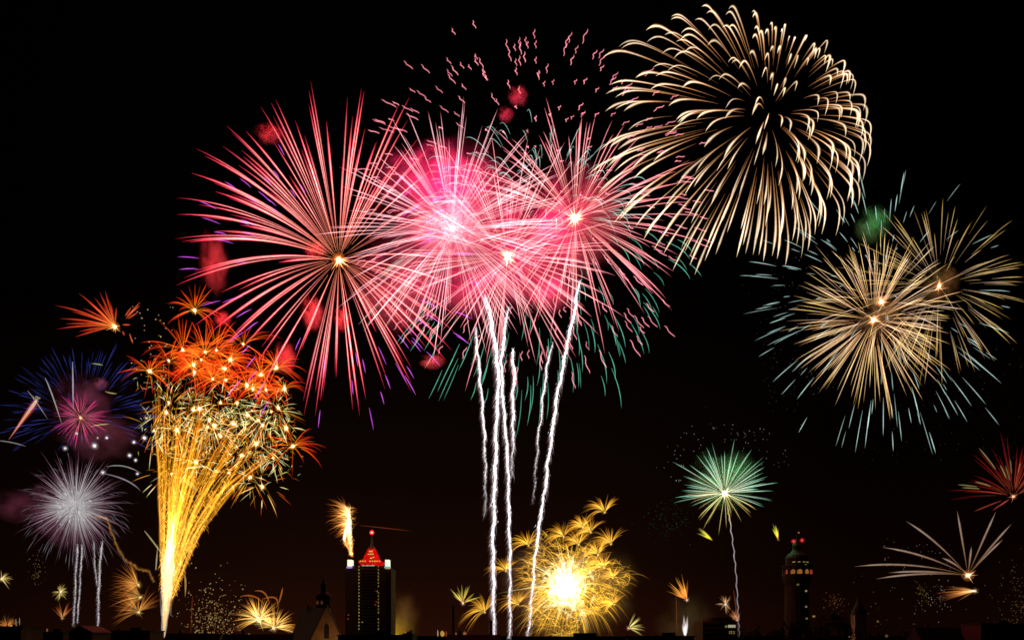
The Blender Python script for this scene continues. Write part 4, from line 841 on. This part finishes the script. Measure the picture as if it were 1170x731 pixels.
cp = np.array([(108, 590), (122, 591), (126, 603), (134, 625), (144, 641), (153, 645), (157, 650), (170, 652), (176, 664)], float); q = np.linspace(0, 1, 70); k8 = np.linspace(0, 1, 9)
B.trail(np.stack([np.interp(q, k8, cp[:, 0]) + RNG.normal(0, .4, 70), np.interp(q, k8, cp[:, 1]) + RNG.normal(0, .4, 70), 0 * q], 1), 2.0 * RNG.uniform(.6, 1.3, 70), np.outer(RNG.uniform(.5, 1.1, 70), C_(.085, .045, .010)), np.tile(C_(.02, .007, .001), (70, 1)), 2.2, part='trail_core'); B.finish()
feather(69, 676, 'tiny yellow starburst left of the pale trails', 26, 11, 0, 2 * pi, [(0, (.2, .15, .05)), (1, (.09, .06, .012))], D=580, core=(.22, .18, .08), cr_=1.2)
feather(71, 706, 'small dull red fan left of the pale trails', 22, 22, .2 * pi, .75 * pi, [(0, (.12, .05, .012)), (.5, (.07, .016, .004)), (1, (.03, .006, .002))], D=580, core=(.12, .06, .03), cr_=1)
feather(2, 661, 'small yellow spark spray cut by the left edge', 16, 14, -.3 * pi, .6 * pi, [(0, (.2, .15, .05)), (1, (.08, .05, .01))], D=580, core=(.24, .18, .08), cr_=1.6)
feather(8, 716, 'low amber spray on the far left roof', 34, 17, .05 * pi, .95 * pi, [(0, (.12, .04, .008)), (1, (.04, .016, .004))], D=480, core=None)
feather(296, 707.5, 'bright orange burst low over the roofs, left core', 110, 30, -.1 * pi, 1.15 * pi, [(0, (.4, .3, .1)), (.4, (.26, .13, .02)), (1, (.11, .028, .004))], D=520, core=(.30, .24, .10), cr_=3.2, s0=(.05, .4), w=.85)
feather(313, 717, 'bright orange burst low over the roofs, right core', 100, 30, -.1 * pi, 1.0 * pi, [(0, (.36, .26, .08)), (.4, (.24, .12, .02)), (1, (.11, .03, .004))], D=515, core=(.3, .2, .08), cr_=2.0, s0=(.05, .5), w=.85)
for k, pts in enumerate([[(275, 681), (290, 681), (302, 690)], [(291, 675), (302, 677), (308, 690)], [(323, 671), (321, 680), (318, 690)], [(300, 684), (315, 683), (316, 695)]]):
    streak(f'orange looping streak over the low orange burst, {ORD[k]} from the left', pts, 1.9, (.13, .035, .006), 520)

# ------------------------------------------------------------------ fireball beside the tower crown
B = Burst('fireball', 'blazing orange fireball rising beside the red crown', (401.5, 634), 530, cat='fireball')
for k in range(330):
    t = U(.05, 1); y0 = 636 - 56 * t; x0 = 402 - 3.5 * t + N_(0, .8); a = pi + N_(0, .42) + (.55 - t) * 1.1
    L = (3 + 27 * min(1, t * 1.25) ** 1.4) * U(.25, 1.05)
    if RNG.rand() < .18: a = U(-.2, .75) * pi; L *= .38
    d = C_(math.cos(a), -math.sin(a)); q = np.linspace(0, 1, 6); p = arc((x0, y0), C_(x0, y0) + d * L + C_(0, L * .16), .12, U(-8, 8), 0, 6); p[1:-1, :2] += RNG.normal(0, .5, (4, 2))
    B.trail(p, taper(q, .1, .7, .8) * U(1.0, 2.1), lerpc(q, [(0, (.22, .15, .07)), (.35, (.20, .09, .018)), (.7, (.13, .035, .004)), (1, (.05, .009, .001))]) * U(.3, 1.1), None, part='flame_streak')
mb = MB(); q = np.linspace(0, 1, 16)
for k in range(9): mb.tube(PV(np.stack([402.5 + N_(0, .8) - q * 3 - k * 1.05 * np.sin(q * pi * .95) ** 1.6 + RNG.normal(0, .6, 16), 636 - (49 + N_(0, 5)) * q, np.full(16, 530.)], 1)), np.interp(q, [0, .3, .7, .9, 1], [.4, .9, 2.6, 2.0, .2]) * .5 * B.u * RNG.uniform(.6, 1.25, 16), lerpc(q, [(0, (.22, .05, .005)), (.35, (.24, .11, .025)), (.65, (.40, .32, .19)), (.9, (.36, .26, .12)), (1, (.3, .14, .03))]), 6)
mb.build('flame_core', GLOW, B.root); light(B.root, P(395, 600, 528), 600, (1, .5, .15)); B.finish()

# ------------------------------------------------------------------ great yellow burst over the roofs
B = Burst('firework_burst', 'great yellow burst with blinding white centre over the roofs', (648, 670), 560)
for k in range(1500):
    a = U(0, 2 * pi); r = 64 * math.sqrt(U(.02, 1)); r *= .86 + .16 * math.sin(3 * a + 1) + .10 * math.sin(7 * a); x0 = 652 + r * math.cos(a); y0 = min(726, 670 - r * math.sin(a) * .95)
    L = U(10, 24); aa = U(.3, 1.05) * pi if RNG.rand() < .75 else a; d = C_(math.cos(aa), -math.sin(aa)); q = np.linspace(0, 1, 7)
    p = arc((x0, y0), C_(x0, y0) + d * L + C_(0, L * .5), .55, U(-40, 40), 0, 7); p[:, 1] = np.minimum(p[:, 1], 727)
    hot = max(0, 1 - r / 62)
    B.trail(p, taper(q, .3, .4, .5) * .85, (lerpc(q, [(0, (.24, .15, .014)), (.5, (.20, .095, .006)), (1, (.10, .034, .002))]) * U(.4, 1.2)) * (.8 + .6 * hot), None)
rays = [(634, 609), (655, 616), (657, 631), (664, 643), (682, 651), (687, 655), (587, 635), (594, 637), (600, 645), (587, 720), (601, 700), (612, 690), (568, 678), (690, 668), (684, 690), (676, 640), (640, 622), (628, 630), (612, 712), (632, 724)]
for tp in rays:
    q = np.linspace(0, 1, 9); B.trail(arc((647, 668), tp, .10, U(-20, 20), .1, 9), taper(q, .1, .6, 1) * U(1.0, 1.7), lerpc(q, [(0, (.3, .28, .15)), (.5, (.22, .21, .09)), (1, (.10, .12, .035))]), None, part='white_ray')
mb = MB(); c = P(647, 671, 560)
for k in range(420):
    d = N_(0, 1, 3) * C_(1, .8, 1.25); d /= np.linalg.norm(d); L = (U(8, 20) if RNG.rand() < .8 else U(20, 34)) * B.u; o0 = c + (N_(0, 1, 3) * C_(9, 7, 11) + (C_(6, 0, -7) if k % 3 == 0 else C_(-3, 0, 4))) * B.u
    mb.tube([o0, o0 + d * L * .5, o0 + d * L], np.array([1.5, 1.4, .12]) * B.u * U(.5, 1.1), np.array([C_(.17, .17, .13), C_(.10, .095, .055), C_(.05, .04, .006)]), 4)
mb.build('burst_core', GLOW, B.root); light(B.root, P(648, 668, 558), 5e3, (1, .8, .3)); B.finish()
YEL = [(0, (.24, .14, .02)), (.4, (.22, .10, .007)), (1, (.12, .04, .003))]
for k, (a, b, R) in enumerate(sorted([(683, 633, 24), (666, 602, 20), (690, 648, 22), (661, 622, 22), (691, 585, 24), (675, 608, 24), (698, 621, 26), (604, 623, 22), (644, 613, 22), (578, 652, 22), (554, 699, 26), (592, 690, 22), (700, 660, 18), (702, 690, 20)])):
    feather(a, b, f'drooping golden palm spray round the yellow burst, {ORD[k]} from the left', 60, R * 1.15, .25 * pi, 1.1 * pi if b < 690 else 1.25 * pi, YEL, D=555, sag=.7, core=(.24, .15, .05), cr_=.9, w=.8, name='palm_spray', group='golden palm sprays round the yellow burst')
feather(529, 689, 'small yellow palm burst above the tall chimney stack', 20, 22, .1 * pi, .85 * pi, [(0, (.2, .12, .03)), (.5, (.17, .14, .02)), (1, (.10, .08, .01))], D=540, sag=.12, w=1.5, core=(.3, .16, .1), cr_=1.2)
feather(718, 717.5, 'small pale yellow spray leaning right over low roofs', 26, 20, -.15 * pi, .4 * pi, [(0, (.12, .09, .03)), (.4, (.13, .11, .03)), (1, (.05, .03, .006))], D=520, core=(.18, .08, .06), cr_=1.2)
feather(785, 685, 'small orange fan spray pointing up left above the roofs', 36, 30, .48 * pi, .88 * pi, [(0, (.14, .035, .006)), (.5, (.20, .07, .01)), (1, (.12, .05, .006))], D=540, core=(.2, .12, .08), cr_=1.2, sag=.1)
feather(829, 690, 'tiny pale starburst left of the thin green-burst trail', 26, 12, 0, 2 * pi, [(0, (.16, .09, .04)), (1, (.05, .018, .004))], D=540, core=(.2, .15, .12), cr_=1.3)
feather(842, 708, 'dim orange spray beside the thin green-burst trail', 22, 14, .3 * pi, .95 * pi, [(0, (.12, .05, .02)), (1, (.03, .008, .003))], D=540, core=(.12, .07, .05), cr_=1)
feather(815, 618, 'small yellow comet tail below the green burst', 14, 22, .72 * pi, .84 * pi, [(0, (.05, .03, .002)), (.5, (.16, .15, .01)), (1, (.12, .10, .012))], D=600, core=None, w=1.5)
feather(889, 616, 'small curved yellow comet right of the green burst', 14, 22, .5 * pi, .68 * pi, [(0, (.10, .05, .004)), (.5, (.15, .14, .012)), (1, (.06, .06, .008))], D=600, core=(.08, .03, .02), w=1.4, cr_=.8)
feather(783, 728, 'white flares standing on the roofs below the orange fan', 12, 26, .44 * pi, .58 * pi, [(0, (.12, .12, .12)), (.6, (.12, .11, .11)), (1, (.06, .05, .045))], D=480, core=None, w=2.6, sag=.02, name='ground_flare')
